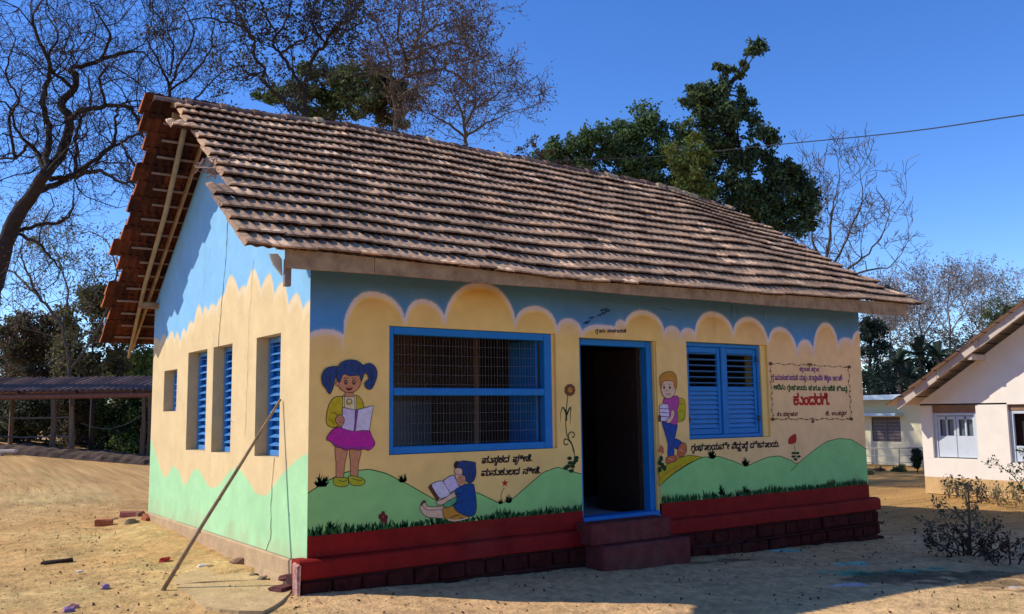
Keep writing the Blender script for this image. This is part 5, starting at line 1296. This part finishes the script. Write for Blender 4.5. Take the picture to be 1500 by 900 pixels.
# ------------------------------------------------------------------ shed on the left
SF = np.array([_f[0], _f[1], 0]); SF = SF/np.linalg.norm(SF); SR = np.array([_r[0], _r[1], 0])
so_ = atd(0, 600, 24.0); so_[2] = 0
shed = empty('open_shed', (so_[0], so_[1], float(gz(so_[0], so_[1])))); tag(shed, 'open shed with corrugated brown roof on thin wooden posts', 'shed')
def SP(a, b, z): return Vector(tuple(so_+SR*a+SF*b+np.array([0, 0, z])))
zg = float(gz(so_[0], so_[1]))
def zfor(P, py):
    lo, hi = 0.0, 6.0
    for _ in range(40):
        m_ = (lo+hi)/2; d = np.array([P[0], P[1], m_])-CAM; y_ = 450-FPX*(d@CU)/(d@CF)
        lo, hi = (m_, hi) if y_ > py else (lo, m_)
    return lo
ze_, zr_ = zfor(SP(1.5, -0.15, 0), 573), zfor(SP(1.5, 2.1, 0), 553)
m_sheet = mat('brown_roof_sheet', srgb(142, 116, 104), 0.9, 0.35, 3, spec=0.1)
for i in range(7):
    a0 = -2.6+i*1.02; a1 = a0+1.04; mb = MB(); n = 36; A, B = [], []; zo = 0.008*(i % 2)+random.uniform(-.01, .01)
    for k in range(n+1):
        a = a0+(a1-a0)*k/n; h = 0.035*math.sin(2*math.pi*a/0.17)+zo; A.append(SP(a, -0.15, ze_+h)); B.append(SP(a, 2.1, zr_+h))
    for k in range(n): mb.face([A[k], A[k+1], B[k+1], B[k]]); mb.face([A[k+1]-Vector((0, 0, .012)), A[k]-Vector((0, 0, .012)), B[k]-Vector((0, 0, .012)), B[k+1]-Vector((0, 0, .012))])
    mb.build('roof_sheet', m_sheet, shed)
mb = MB(); A = [SP(a, 2.1, zr_) for a in (-2.6, 4.5)]; C_ = [SP(a, 4.4, ze_) for a in (-2.6, 4.5)]; mb.face([A[0], A[1], C_[1], C_[0]]); mb.face([p-Vector((0, 0, 0.03)) for p in (A[1], A[0], C_[0], C_[1])]); mb.build('rear_roof', m_sheet, shed)
m_post = mat('old_post', (0.15, 0.10, 0.07), 0.9, 0.4, 12)
mb = MB(); mb.tube([SP(-2.6, -0.02, ze_-0.13), SP(1, -0.02, ze_-0.13), SP(4.45, -0.02, ze_-0.12)], 0.085, 6); mb.build('eave_beam', mat('red_brown_beam', (0.22, 0.10, 0.075), 0.9, 0.4, 10), shed)
for a, rad, zt in ((1.42, 0.07, ze_), (3.82, 0.05, ze_), (4.0, 0.075, ze_), (-1.9, 0.07, ze_)):
    mb = MB(); g = float(gz(SP(a, 0, 0).x, SP(a, 0, 0).y)); mb.tube([SP(a, 0, g-0.2), SP(a+0.02, 0.02, (g+zt)/2), SP(a-0.01, 0, zt-0.08)], rad, 6); mb.build('post', m_post, shed)
for a in (-2.0, 4.0):
    mb = MB(); mb.tube([SP(a, 4.2, zg-0.1), SP(a, 4.2, ze_)], 0.07, 6); mb.build('post', m_post, shed)
for a in (-2.5, -1, 0.5, 2.0, 3.5, 4.4):
    mb = MB(); mb.tube([SP(a, -0.1, ze_-0.06), SP(a, 2.1, zr_-0.06)], 0.035, 4); mb.build('rafter', m_post, shed)
fence = empty('rail_fence', tuple(SP(0, 1.0, zg))); tag(fence, 'two pale rails tied to a pale stake inside the shed', 'fence')
for py, j in ((612, 0), (640, 0.02)):
    P = [Vector(atd(x, py+dy, 25)) for x, dy in ((-15, -1), (30, 1), (100, -0.5))]; mb = MB(); mb.tube(P, 0.022, 5); mb.build('rail', m_barkp, fence)
mb = MB(); p = Vector(atd(105, 595, 25)); mb.tube([Vector((p.x, p.y, zg-0.1)), Vector((p.x+0.02, p.y, 1.6)), p], 0.04, 6); mb.build('stake', mat('pale_stake', (0.33, 0.24, 0.17), 0.9, 0.3, 9), fence)
mb = MB(); mb.tube([Vector(atd(x, y, 25.5)) for x, y in ((118, 620), (140, 627), (160, 629), (185, 622), (212, 606))], 0.012, 4); tag(mb.build('rope', m_barkp), 'pale rope sagging under the right part of the shed roof', 'rope')
# mud bank below the shed
mb = MB(); N = 60; rr = random.Random(3); prev = None
m_bank = mat('dark_mud', (0.11, 0.07, 0.05), 0.95, 0.45, 5, 0.02, 20)
for i in range(N+1):
    a = -4+i*(9.6/N); ring = []
    for (b, h) in ((-0.75, 0.0), (-0.62, 0.14), (-0.4, 0.24), (0.0, 0.27), (0.5, 0.22), (1.3, 0.0)):
        q = SP(a, b+rr.uniform(-.04, .04), 0); ring.append(Vector((q.x, q.y, float(gz(q.x, q.y))-0.02+h*rr.uniform(0.8, 1.15)+(0.0))))
    if prev:
        for k in range(5): mb.face([prev[k], ring[k], ring[k+1], prev[k+1]])
    prev = ring
tag(mb.build('mud_bank', m_bank, None), 'low dark mud bank in front of the shed posts', 'bank')
mb = MB(); T = Matrix.Translation(SP(-0.15, -0.95, float(gz(SP(-.15, -.9, 0).x, SP(-.15, -.9, 0).y)))) @ Matrix.Rotation(YAW, 4, 'Z'); mb.bbox(-1.0, 1.15, -0.08, 0.1, 0.06, 0.13, 0.01, T=T); mb.bbox(-0.6, -0.5, -.07, .09, -0.05, 0.058, 0.01, T=T); mb.bbox(0.7, 0.8, -.07, .09, -0.05, 0.058, 0.01, T=T)
tag(mb.build('stone_bench', m_rockw), 'long pale stone plank bench on two feet before the mud bank', 'bench')
for k, (x, y, lab) in enumerate(((165, 678, 'first grey sheet of netting heaped on the bank'), (185, 672, 'second paler heap of netting beside the right shed posts'))):
    me = rock_mesh('netting_heap', 0.36, 0.2, 0.16, mat('grey_netting', (0.25, 0.27, 0.28), 0.9, 0.4, 20), 60+k, 0.5); o = link('netting_heap', me); p = atd(x, y+6, 23.6); o.location = (p[0], p[1], p[2]-0.02); tag(o, lab, 'netting')

# ------------------------------------------------------------------ cream gable house on the right
HX = float(atd(1356, 720, 19.2)[0]); c0 = on(1356, 719, 0, HX); HY = float(c0[1]); HZ = float(c0[2])-0.05
H2 = empty('cream_gable_house', (HX, HY, HZ)); tag(H2, 'cream gabled house with grey shuttered windows on the right', 'house')
m_c2 = mat('pinkish_cream_wall', (0.84, 0.76, 0.66), 0.85, 0.1, 3, 0.002, 40); m_c2b = mat('ochre_stained_base', (0.66, 0.43, 0.20), 0.9, 0.25, 4)
hp = lambda px, py, X=None: on(px, py, 0, HX if X is None else X)
RX = HX-0.55; e0 = hp(1314, 588, RX); e1 = hp(1500, 445, RX); sl_ = (e1[2]-e0[2])/(e0[1]-e1[1]); RYD = 4.6
ry, rz_ = float(e0[1])-RYD, float(e0[2])+sl_*RYD; ye0, ze0 = float(e0[1]), float(e0[2])
wins = []
for (x0, x1, y0, y1) in ((1368, 1434, 594, 671), (1481, 1545, 590, 678)):
    a, b = hp(x0, y1), hp(x1, y1); t_ = hp(x0, y0); wins.append((float(b[1]), float(a[1]), float(a[2]), float(t_[2])))
wallmb = MB(); YL = HY-2*(HY-ry)
us = sorted({YL, HY, ry, *[w_[i] for w_ in wins for i in (0, 1)]}); vs = sorted({HZ, HZ+0.35, ze0-0.1, *[w_[i] for w_ in wins for i in (2, 3)]})
for u0, u1 in zip(us, us[1:]):
    for v0, v1 in zip(vs, vs[1:]):
        if any(w_[0]-1e-4 <= u0 and u1 <= w_[1]+1e-4 and w_[2]-1e-4 <= v0 and v1 <= w_[3]+1e-4 for w_ in wins): continue
        wallmb.face([(HX, u1, v0), (HX, u0, v0), (HX, u0, v1), (HX, u1, v1)], 1 if v1 <= HZ+0.351 else 0)
zt = ze0-0.1; gz_ = lambda y: ze0+sl_*(ye0-y)-0.16 if y >= ry else ze0+sl_*(ye0-ry)-sl_*(ry-y)-0.16
wallmb.face([(HX, HY, zt), (HX, YL, zt), (HX, YL, gz_(YL)), (HX, ry, gz_(ry)), (HX, HY, gz_(HY))])
wallmb.face([(HX, HY, HZ), (HX, HY, gz_(HY)), (HX+9, HY, gz_(HY)), (HX+9, HY, HZ)]); wallmb.face([(HX+9, YL, HZ), (HX+9, YL, gz_(YL)), (HX, YL, gz_(YL)), (HX, YL, HZ)])
wallmb.build('wall', [m_c2, m_c2b], H2)
m_gsh = mat('grey_shutter_paint', (0.55, 0.60, 0.66), 0.6, 0.12, 6); m_glass = mat('dull_glass', (0.12, 0.15, 0.18), 0.15, 0.2, 4, spec=0.6)
for k, w_ in enumerate(wins):
    mb = MB(); reveal(mb, (w_[0], w_[1], w_[2], w_[3]), 'y', 0, 0.22); mb.v = [(HX+a, b, c) for a, b, c in mb.v]; wo_ = mb.build('window', m_c2, H2)
    mb = MB(); mb.bbox(HX+0.06, HX+0.13, w_[0]+.01, w_[1]-.01, w_[3]-0.16, w_[3]-.005); mb.build('lintel', mat('brown_lintel', (0.30, 0.17, 0.10), 0.8, 0.3, 6), wo_)
    mb = MB(); 
    for q in (w_[0]+.003, w_[1]-0.075): mb.bbox(HX+0.07, HX+0.13, q, q+0.07, w_[2]+.003, w_[3]-0.16)
    mb.bbox(HX+0.068, HX+0.13, w_[0]+0.073, w_[1]-0.075, w_[3]-0.22, w_[3]-0.162); mb.build('frame', m_gsh, wo_)
    yc = (w_[0]+w_[1])/2; T = w_[3]-0.23
    leaves_ = ((w_[0]+0.078, yc-0.006), (yc+0.006, w_[1]-0.078)) if k == 0 else ((yc+0.006, w_[1]-0.078),)
    for (a, b) in leaves_:
        mb = MB(); zb_ = w_[2]+0.02; top_ = T if k == 0 else T-0.62; wd = b-a; zm = zb_+(top_-zb_)*0.52; s = 0.05
        mb.bbox(HX+0.09, HX+0.12, a, b, zb_, zm if k == 0 else top_, 0.004)
        if k == 0:
            for q in (a, (a+b)/2-0.02, b-s): mb.bbox(HX+0.09, HX+0.12, q, q+(0.04 if q not in (a, b-s) else s), zm, top_)
            mb.bbox(HX+0.09, HX+0.12, a+s, b-s, top_-0.07, top_-.001)
        so2 = mb.build('shutter', m_gsh, wo_)
        mb = MB(); mb.box(HX+0.14, HX+0.146, a, b, zb_, top_); mb.build('pane', m_glass, wo_)
    mb = MB(); mb.box(HX+0.21, HX+0.215, w_[0], w_[1], w_[2], w_[3]); mb.build('dark_interior', m_darkwood, wo_)
m_barge = mat('barge_board', (0.62, 0.50, 0.42), 0.85, 0.3, 5)
def rake_pts(X, off): return [Vector((X, ye0, ze0+off)), Vector((X, ry, rz_+off)), Vector((X, 2*ry-ye0, ze0+off))]
for a, b in ((0, 1), (1, 2)):
    mb = MB(); P = rake_pts(RX, 0); A, B = P[a], P[b]; h = Vector((0, 0, 0.17))
    n = 5
    for i in range(n):
        q0, q1 = A.lerp(B, i/n), A.lerp(B, (i+1)/n-0.002); o_ = Vector((0.0, 0, random.uniform(-.012, .012))); dx = Vector((0.035, 0, 0))
        q0, q1 = q0+o_, q1+o_
        mb = MB()
        for f_ in ([q0-h, q1-h, q1, q0], [q0-h+dx, q0+dx, q1+dx, q1-h+dx], [q0, q1, q1+dx, q0+dx], [q0-h, q0-h+dx, q1-h+dx, q1-h], [q0-h, q0, q0+dx, q0-h+dx], [q1-h, q1-h+dx, q1+dx, q1]): mb.face(f_)
        mb.build('barge_board', m_barge, H2)
m_dkt = tile_mat('old_dark_tile', [srgb(80, 58, 50), srgb(96, 70, 60), srgb(110, 80, 68), srgb(70, 50, 45), srgb(120, 92, 80), srgb(90, 66, 60)])
mb = MB(); rr = random.Random(8)
for a, b in ((0, 1), (1, 2)):
    P0, P1 = rake_pts(RX-0.08, 0.015), rake_pts(HX+9.4, 0.015); nr = 18
    if a == 0: P0[0] += (P0[0]-P0[1])*0.04; P1[0] += (P1[0]-P1[1])*0.04
    for i in range(nr):
        A0, A1 = P0[a].lerp(P0[b], i/nr), P0[a].lerp(P0[b], (i+1.1)/nr); B0, B1 = P1[a].lerp(P1[b], i/nr), P1[a].lerp(P1[b], (i+1.1)/nr)
        lift = Vector((0, 0, 0.05)); sgn = (a == 0)
        L0_, L1_ = (lift, Vector((0, 0, 0.03))) if sgn else (Vector((0, 0, 0.03)), lift)
        j = Vector((rr.uniform(-.06, .04), 0, 0))
        V0, V1, V2_, V3 = A0+L0_+j, B0+L0_, B1+L1_, A1+L1_+j; mb.face([V0, V1, V2_, V3]); 
        lo = Vector((0, 0, -0.03)); mb.face([V0+lo, V0, V3, V3+lo]); mb.face([V0, V0+lo, V1+lo, V1]); mb.face([V1+lo, V0+lo, V3+lo, V2_+lo], 1); mb.face([V3, V2_, V2_+lo, V3+lo])
mb.build('roof', [m_dkt, mat('pinkish_soffit', (0.60, 0.44, 0.34), 0.9, 0.2, 4)], H2)
for t in (0.35, 0.72): 
    p = rake_pts(RX, -0.2)[0].lerp(rake_pts(RX, -0.2)[1], t); mb = MB(); mb.bbox(RX+0.04, HX+0.3, p.y-0.05, p.y+0.05, p.z-0.06, p.z+0.05); mb.build('purlin', m_barge, H2)

# yellow flat-roofed building behind
c1 = atd(1310, 694, 29); YX = float(c1[0]); yp = lambda px, py, X=YX: on(px, py, 0, X)
g0 = float(yp(1310, 696)[2]); top = float(yp(1300, 586, YX-0.7)[2]); ya_, yb_ = float(yp(1240, 690)[1])+4, float(yp(1420, 690)[1])-2
YB = empty('yellow_flat_building', (YX, ya_, g0)); tag(YB, 'pale yellow flat-roofed building behind the cream house', 'building')
m_y = mat('pale_yellow_wall', (0.86, 0.77, 0.50), 0.85, 0.06, 2); m_yw = mat('cream_white_wall', (0.85, 0.78, 0.58), 0.85, 0.06, 2); m_pb = mat('pale_blue_trim', (0.55, 0.68, 0.78), 0.7, 0.1, 4)
wy0, wy1 = float(yp(1320, 640)[1]), float(yp(1278, 640)[1]); wz0, wz1 = float(yp(1300, 647)[2]), float(yp(1300, 611)[2])
mb = MB(); mb.box(YX+0.1, YX+7, yb_, ya_, g0-0.4, top); zb2 = float(yp(1300, 601)[2])
us = sorted({yb_, ya_, wy0, wy1}); vs = sorted({g0-0.4, wz0, wz1, top-0.001})
for u0, u1 in zip(us, us[1:]):
    for v0, v1 in zip(vs, vs[1:]):
        if u0 >= wy0-1e-4 and u1 <= wy1+1e-4 and v0 >= wz0-1e-4 and v1 <= wz1+1e-4: continue
        mb.face([(YX, u1, v0), (YX, u0, v0), (YX, u0, v1), (YX, u1, v1)])
mb.build('wall', m_y, YB)
mb = MB(); mb.bbox(YX-0.7, YX+7.2, yb_-0.3, ya_+0.3, top, top+0.16, 0.01); mb.build('roof_slab', m_pb, YB)
mb = MB(); mb.bbox(YX+0.03, YX+0.09, wy0, wy1, wz0, wz1, 0.01); wn_ = mb.build('window', mat('brown_grey_shutter', (0.20, 0.15, 0.14), 0.8, 0.3, 4), YB)
mb = MB(); mb.bbox(YX+0.0, YX+0.04, (wy0+wy1)/2-0.025, (wy0+wy1)/2+0.025, wz0, wz1); mb.build('mullion', m_barkp, wn_)
for k in range(6):
    z = wz0+0.08+k*0.11
    for a, b in ((wy0+.03, (wy0+wy1)/2-.04), ((wy0+wy1)/2+.04, wy1-.03)): mb = MB(); mb.bbox(YX+0.01, YX+0.028, a, b, z, z+0.05, 0.003); mb.build('slat', m_barkp, wn_)
mb = MB(); mb.bbox(YX-0.45, YX+0.0, wy0-0.12, wy1+0.75, wz1+0.03, wz1+0.12, 0.01); mb.build('window_hood', m_pb, YB)
rl = empty('pipe_railing', (YX-2.5, ya_-2, g0)); tag(rl, 'thin grey pipe railing in front of the yellow building', 'railing'); m_pipe = mat('grey_pipe', (0.3, 0.28, 0.25), 0.6, 0.2, 8)
RXX = YX-2.2
for py in (657, 668, 678):
    A, B = yp(1235, py+0.5, RXX), yp(1358, py-0.5, RXX); mb = MB(); mb.tube([A, B], 0.02 if py == 657 else 0.012, 5); mb.build('rail', m_pipe, rl)
for px in (1250, 1282, 1317, 1352):
    A, B = yp(px, 657, RXX), yp(px, 692, RXX); mb = MB(); mb.tube([A, B-np.array([0, 0, 0.2])], 0.022, 5); mb.build('post', m_pipe, rl)
PG = 'small plants before the pipe railing'
for i, (x, y, rp, m, lab) in enumerate(((1289, 690, 7, brn, 'small brown plant near the railing left post'), (1316, 688, 8, drk, 'dark small bush at the middle railing post'), (1343, 668, 8, blk, 'dark upright potted-size bush at the right end of the railing'), (1272, 694, 5, drk, 'tiny green plant nearest the painted house wall'))):
    clump_tree('small_bush', lab, [(x, y, rp), (x+2, y+5, rp*0.8), (x-3, y+6, rp*0.8), (x, y-6 if i == 2 else y+2, rp*0.8), (x, y+14 if i == 2 else y+3, rp*0.6)], 26.5-0.5*i, 100+i, m, 0.8, 0.1, m_bark, group=PG, cat='bush')
c_ = yp(1330, 700, YX-3); mb = MB(); mb.tube([yp(1262, 704, YX-3.2), yp(1300, 703, YX-3.2), yp(1357, 698, YX-3.2)], 0.10, 6); tag(mb.build('earth_kerb', m_bank), 'dark earth edge running below the small plants', 'kerb')

# shrub in the right foreground, weeds
def shrub(name, label, stems, D, seed, leafm, size, per, bark, cat='shrub', group=None, frac=0.8, sp=0.03, L0=0.25, mx=2, spawn=0.08):
    r = random.Random(seed); b = atd(stems[0][0][0][0], stems[0][0][0][1], D); g = float(gz(b[0], b[1])); o = empty(name, (b[0], b[1], g)); tag(o, label, cat, group)
    mb = MB(); tw = MB(); tips = []
    for P, r0 in stems:
        k = r.uniform(-.3, .3); Q = [Vector(atd(x, y, D+k*i)) for i, (x, y) in enumerate(P)]; Q = [Vector(v) for v in catmull([np.array(q) for q in Q], False, 4)]; Q[0].z = min(Q[0].z, float(gz(Q[0].x, Q[0].y))-0.02)
        n = len(Q); mb.tube(Q, [r0*(1-0.7*i/(n-1)) for i in range(n)], 5)
        for i in range(2, n): grow(tw, Q[i], ((Q[i]-Q[i-1]).normalized()+rv(r, 0.6)).normalized(), L0*r.uniform(0.5, 1.2), r0*0.3, 0, mx, r, 0.3, 0.1, 2, tips, 0.65, 0.0022)
    mb.build('stem', bark, o, True); tag(tw.build('twigs', bark, o), kind='stuff')
    rg = np.random.default_rng(seed); T = np.array([tuple(t) for t in tips]); T = T[rg.random(len(T)) < frac]; T = np.repeat(T, per, 0)+rg.normal(0, sp, (len(T)*per, 3))
    T[:, 2] = np.maximum(T[:, 2], gz(T[:, 0], T[:, 1])+0.02)
    tag(link('leaves', leaves_mesh('leaves', T, size, leafm, rg), o), kind='stuff'); return o
D1 = float((atg(1418, 812)-CAM)@CF)
m_lp = leaf_mat('leaf_purple_brown', (0.07, 0.035, 0.03), (0.035, 0.03, 0.02), 5)
shrub('garden_shrub', 'tall straggly shrub with sparse leaves in the right foreground', [([(1418, 812), (1420, 790), (1421, 770), (1420, 745), (1418, 712)], 0.022), ([(1421, 775), (1405, 756), (1390, 745), (1372, 738)], 0.012), ([(1418, 812), (1400, 790), (1380, 778), (1364, 770)], 0.014), ([(1418, 812), (1385, 800), (1366, 792), (1368, 760)], 0.010), ([(1420, 790), (1430, 765), (1428, 740)], 0.010), ([(1418, 812), (1440, 790), (1455, 780)], 0.010), ([(1418, 740), (1412, 722), (1402, 716)], 0.006)], D1, 1, dullg, 0.045, 1, m_barkg, frac=0.3, L0=0.16, sp=0.02)
shrub('garden_shrub', 'dense dark low bush round the foot of the straggly shrub', [([(1405, 812), (1400, 795), (1385, 785)], 0.012), ([(1412, 814), (1410, 795), (1405, 780)], 0.012), ([(1425, 814), (1440, 800), (1448, 785)], 0.012), ([(1395, 812), (1378, 800), (1368, 795)], 0.012), ([(1430, 816), (1455, 808), (1470, 795)], 0.012)], D1-0.15, 2, m_lp, 0.05, 1, m_bark, frac=0.65, L0=0.13, sp=0.025)
shrub('garden_shrub', 'dark wiry bush at the right edge of the picture in shade', [([(1480, 830), (1478, 810), (1465, 795)], 0.012), ([(1490, 832), (1500, 812), (1512, 800)], 0.012), ([(1462, 835), (1450, 820), (1440, 812)], 0.010), ([(1500, 840), (1520, 825), (1530, 805)], 0.01)], D1-0.8, 3, m_lp, 0.045, 1, m_bark, frac=0.7, L0=0.16, sp=0.03)
D2 = float((atg(1500, 760)-CAM)@CF)
shrub('thorny_branch', 'long arching branch with small leaves at the right edge', [([(1512, 790), (1508, 740), (1490, 705), (1475, 690), (1460, 680)], 0.012), ([(1508, 740), (1500, 690), (1498, 660)], 0.008)], D2, 4, mid, 0.05, 2, m_barkg, frac=0.5, L0=0.14, mx=1)
WG = 'dry weeds along the foot of the cream house'
for i, (x, y, lab) in enumerate(((1437, 738, 'purplish dry weed left of the second window'), (1415, 735, 'dry weed under the first shuttered window'), (1462, 742, 'thin dry weed under the space between the windows'), (1488, 742, 'dry weed under the second window'), (1390, 730, 'low dry weed near the cream house corner'))):
    D = float((atg(x, y)-CAM)@CF); shrub('dry_weed', lab, [([(x, y), (x-2, y-10), (x-6, y-20)], 0.008), ([(x, y), (x+4, y-9), (x+8, y-16)], 0.008), ([(x, y), (x+1, y-12), (x+2, y-24)], 0.006)], D, 30+i, m_lp if i == 0 else dry, 0.05, 1, m_barkg, cat='weed', group=WG, frac=0.5, L0=0.13)
# overhead cable
A, B, C_ = atd(800, 236, 30), atd(1140, 212, 24), atd(1540, 163, 17)
P = catmull([A, atd(960, 229.5, 27.2), B, atd(1330, 193, 20.4), C_, C_+(C_-B)*0.6], False, 6); mb = MB(); mb.tube([Vector(p) for p in P], 0.014, 5); tag(mb.build('power_cable', mat('cable_black', (0.03, 0.03, 0.035), 0.6, 0.1)), 'thin dark overhead cable crossing the sky on the right', 'cable')

# ------------------------------------------------------------------ litter, gravel, dry grass
rg = np.random.default_rng(11)
def scatter(n, x0, x1, y0, y1, clear=True):
    X = rg.uniform(x0, x1, n*2); Y = rg.uniform(y0, y1, n*2)
    if clear: k = ~((X > -0.14) & (X < 8.5) & (Y > -0.14) & (Y < 5.8)); X, Y = X[k], Y[k]
    X, Y = X[:n], Y[:n]; Zc = gz(X, Y)+fbm(X, Y, [(2.2, 0.008), (7, 0.004), (24, 0.0022)], 3)*((X > -6) & (X < 14) & (Y > -7) & (Y < 14)); return np.stack([X, Y, Zc], 1)
def pebble_field(name, C, s0, s1, m, label, cat):
    n = len(C); base = np.array([(1, 0, 0), (-1, 0, 0), (0, 1, 0), (0, -1, 0), (0, 0, 1), (0, 0, -1)], float); F = np.array([(0, 2, 4), (2, 1, 4), (1, 3, 4), (3, 0, 4), (2, 0, 5), (1, 2, 5), (3, 1, 5), (0, 3, 5)])
    s = s0*(s1/s0)**(rg.random((n, 1, 1))**2.5); V = base[None]*s*np.array([1, 0.8, 0.55])*rg.uniform(0.6, 1.3, (n, 6, 1)); a = rg.uniform(0, 6.28, n); ca, sa = np.cos(a)[:, None], np.sin(a)[:, None]
    X = V[..., 0]*ca-V[..., 1]*sa; Y = V[..., 0]*sa+V[..., 1]*ca; V = np.stack([X, Y, V[..., 2]], -1)+C[:, None]
    FF = (F[None]+6*np.arange(n)[:, None, None]).reshape(-1, 3); tag(link(name, fastmesh(name, V.reshape(-1, 3), FF, m)), label, cat, kind='stuff')
C = np.concatenate([scatter(5200, -6, 0, -3, 12), scatter(2600, -3, 9, -5.5, -0.1), scatter(1500, 8, 16, -4, 6)])
pebble_field('gravel', C, 0.005, 0.022, mat('clod_soil', (0.36, 0.23, 0.11), 0.95, 0.45, 30), 'small clods and gravel strewn over the dry ground', 'gravel')
C = np.concatenate([scatter(380, -3.0, -0.1, -1.5, 2.4), scatter(260, -1.2, -0.05, 1, 5.7)]); k = np.exp(-((C[:, 0]+0.35)/0.9)**2) > rg.random(len(C)); pebble_field('rubble', C[k], 0.012, 0.035, mat('rubble_soil', (0.38, 0.24, 0.13), 0.95, 0.5, 25), 'crumbled earth and rubble along the side wall foot', 'rubble')
def blades(name, C, h, wd, m, label):
    n = len(C); a = rg.uniform(0, 6.28, n); hh = h*rg.uniform(0.4, 1.3, n); d = np.stack([np.cos(a), np.sin(a), 0*a], 1); lean = np.stack([rg.normal(0, 0.6, n), rg.normal(0, 0.6, n), np.ones(n)], 1)*hh[:, None]
    V = np.stack([C-d*wd, C+d*wd, C+lean], 1).reshape(-1, 3); tag(link(name, fastmesh(name, V, np.arange(3*n).reshape(n, 3), m)), label, 'grass', kind='stuff')
cl = scatter(900, -7, -0.1, -2, 14); C = np.repeat(cl, 14, 0)+np.concatenate([rg.normal(0, 0.05, (len(cl)*14, 2)), np.zeros((len(cl)*14, 1))], 1)
blades('dry_grass', C, 0.035, 0.0022, leaf_mat('straw', (0.42, 0.34, 0.13), (0.28, 0.24, 0.09), 3), 'short dry straw-coloured grass over the left yard')
cl = scatter(240, 8.6, 22, -2, 20); C = np.repeat(cl, 12, 0)+np.concatenate([rg.normal(0, 0.07, (len(cl)*12, 2)), np.zeros((len(cl)*12, 1))], 1)
blades('dry_grass', C, 0.06, 0.004, MATS['straw'], 'sparse dry grass tufts on the ochre yard to the right')
pg = np.array([atg(1440+rg.uniform(-45, 60), 880+rg.uniform(-5, 15)) for _ in range(110)]); C = np.repeat(pg, 8, 0)+np.concatenate([rg.normal(0, 0.03, (len(pg)*8, 2)), np.zeros((len(pg)*8, 1))], 1)
blades('green_grass', C, 0.022, 0.0018, leaf_mat('grass_green', (0.42, 0.38, 0.15), (0.3, 0.29, 0.1), 3), 'patch of short green grass at the bottom right corner')
lf = np.concatenate([scatter(420, -5, 0, -2, 9), scatter(500, 0, 9, -4.5, -0.1), scatter(300, 8, 16, -4, 5)])+np.array([0, 0, 0.008])
o = link('leaf_litter', leaves_mesh('leaf_litter', lf, 0.035, leaf_mat('leaf_litter_brown', (0.12, 0.07, 0.04), (0.07, 0.045, 0.03), 6), rg)); tag(o, 'scattered dead brown leaves on the ground', 'leaves', kind='stuff')
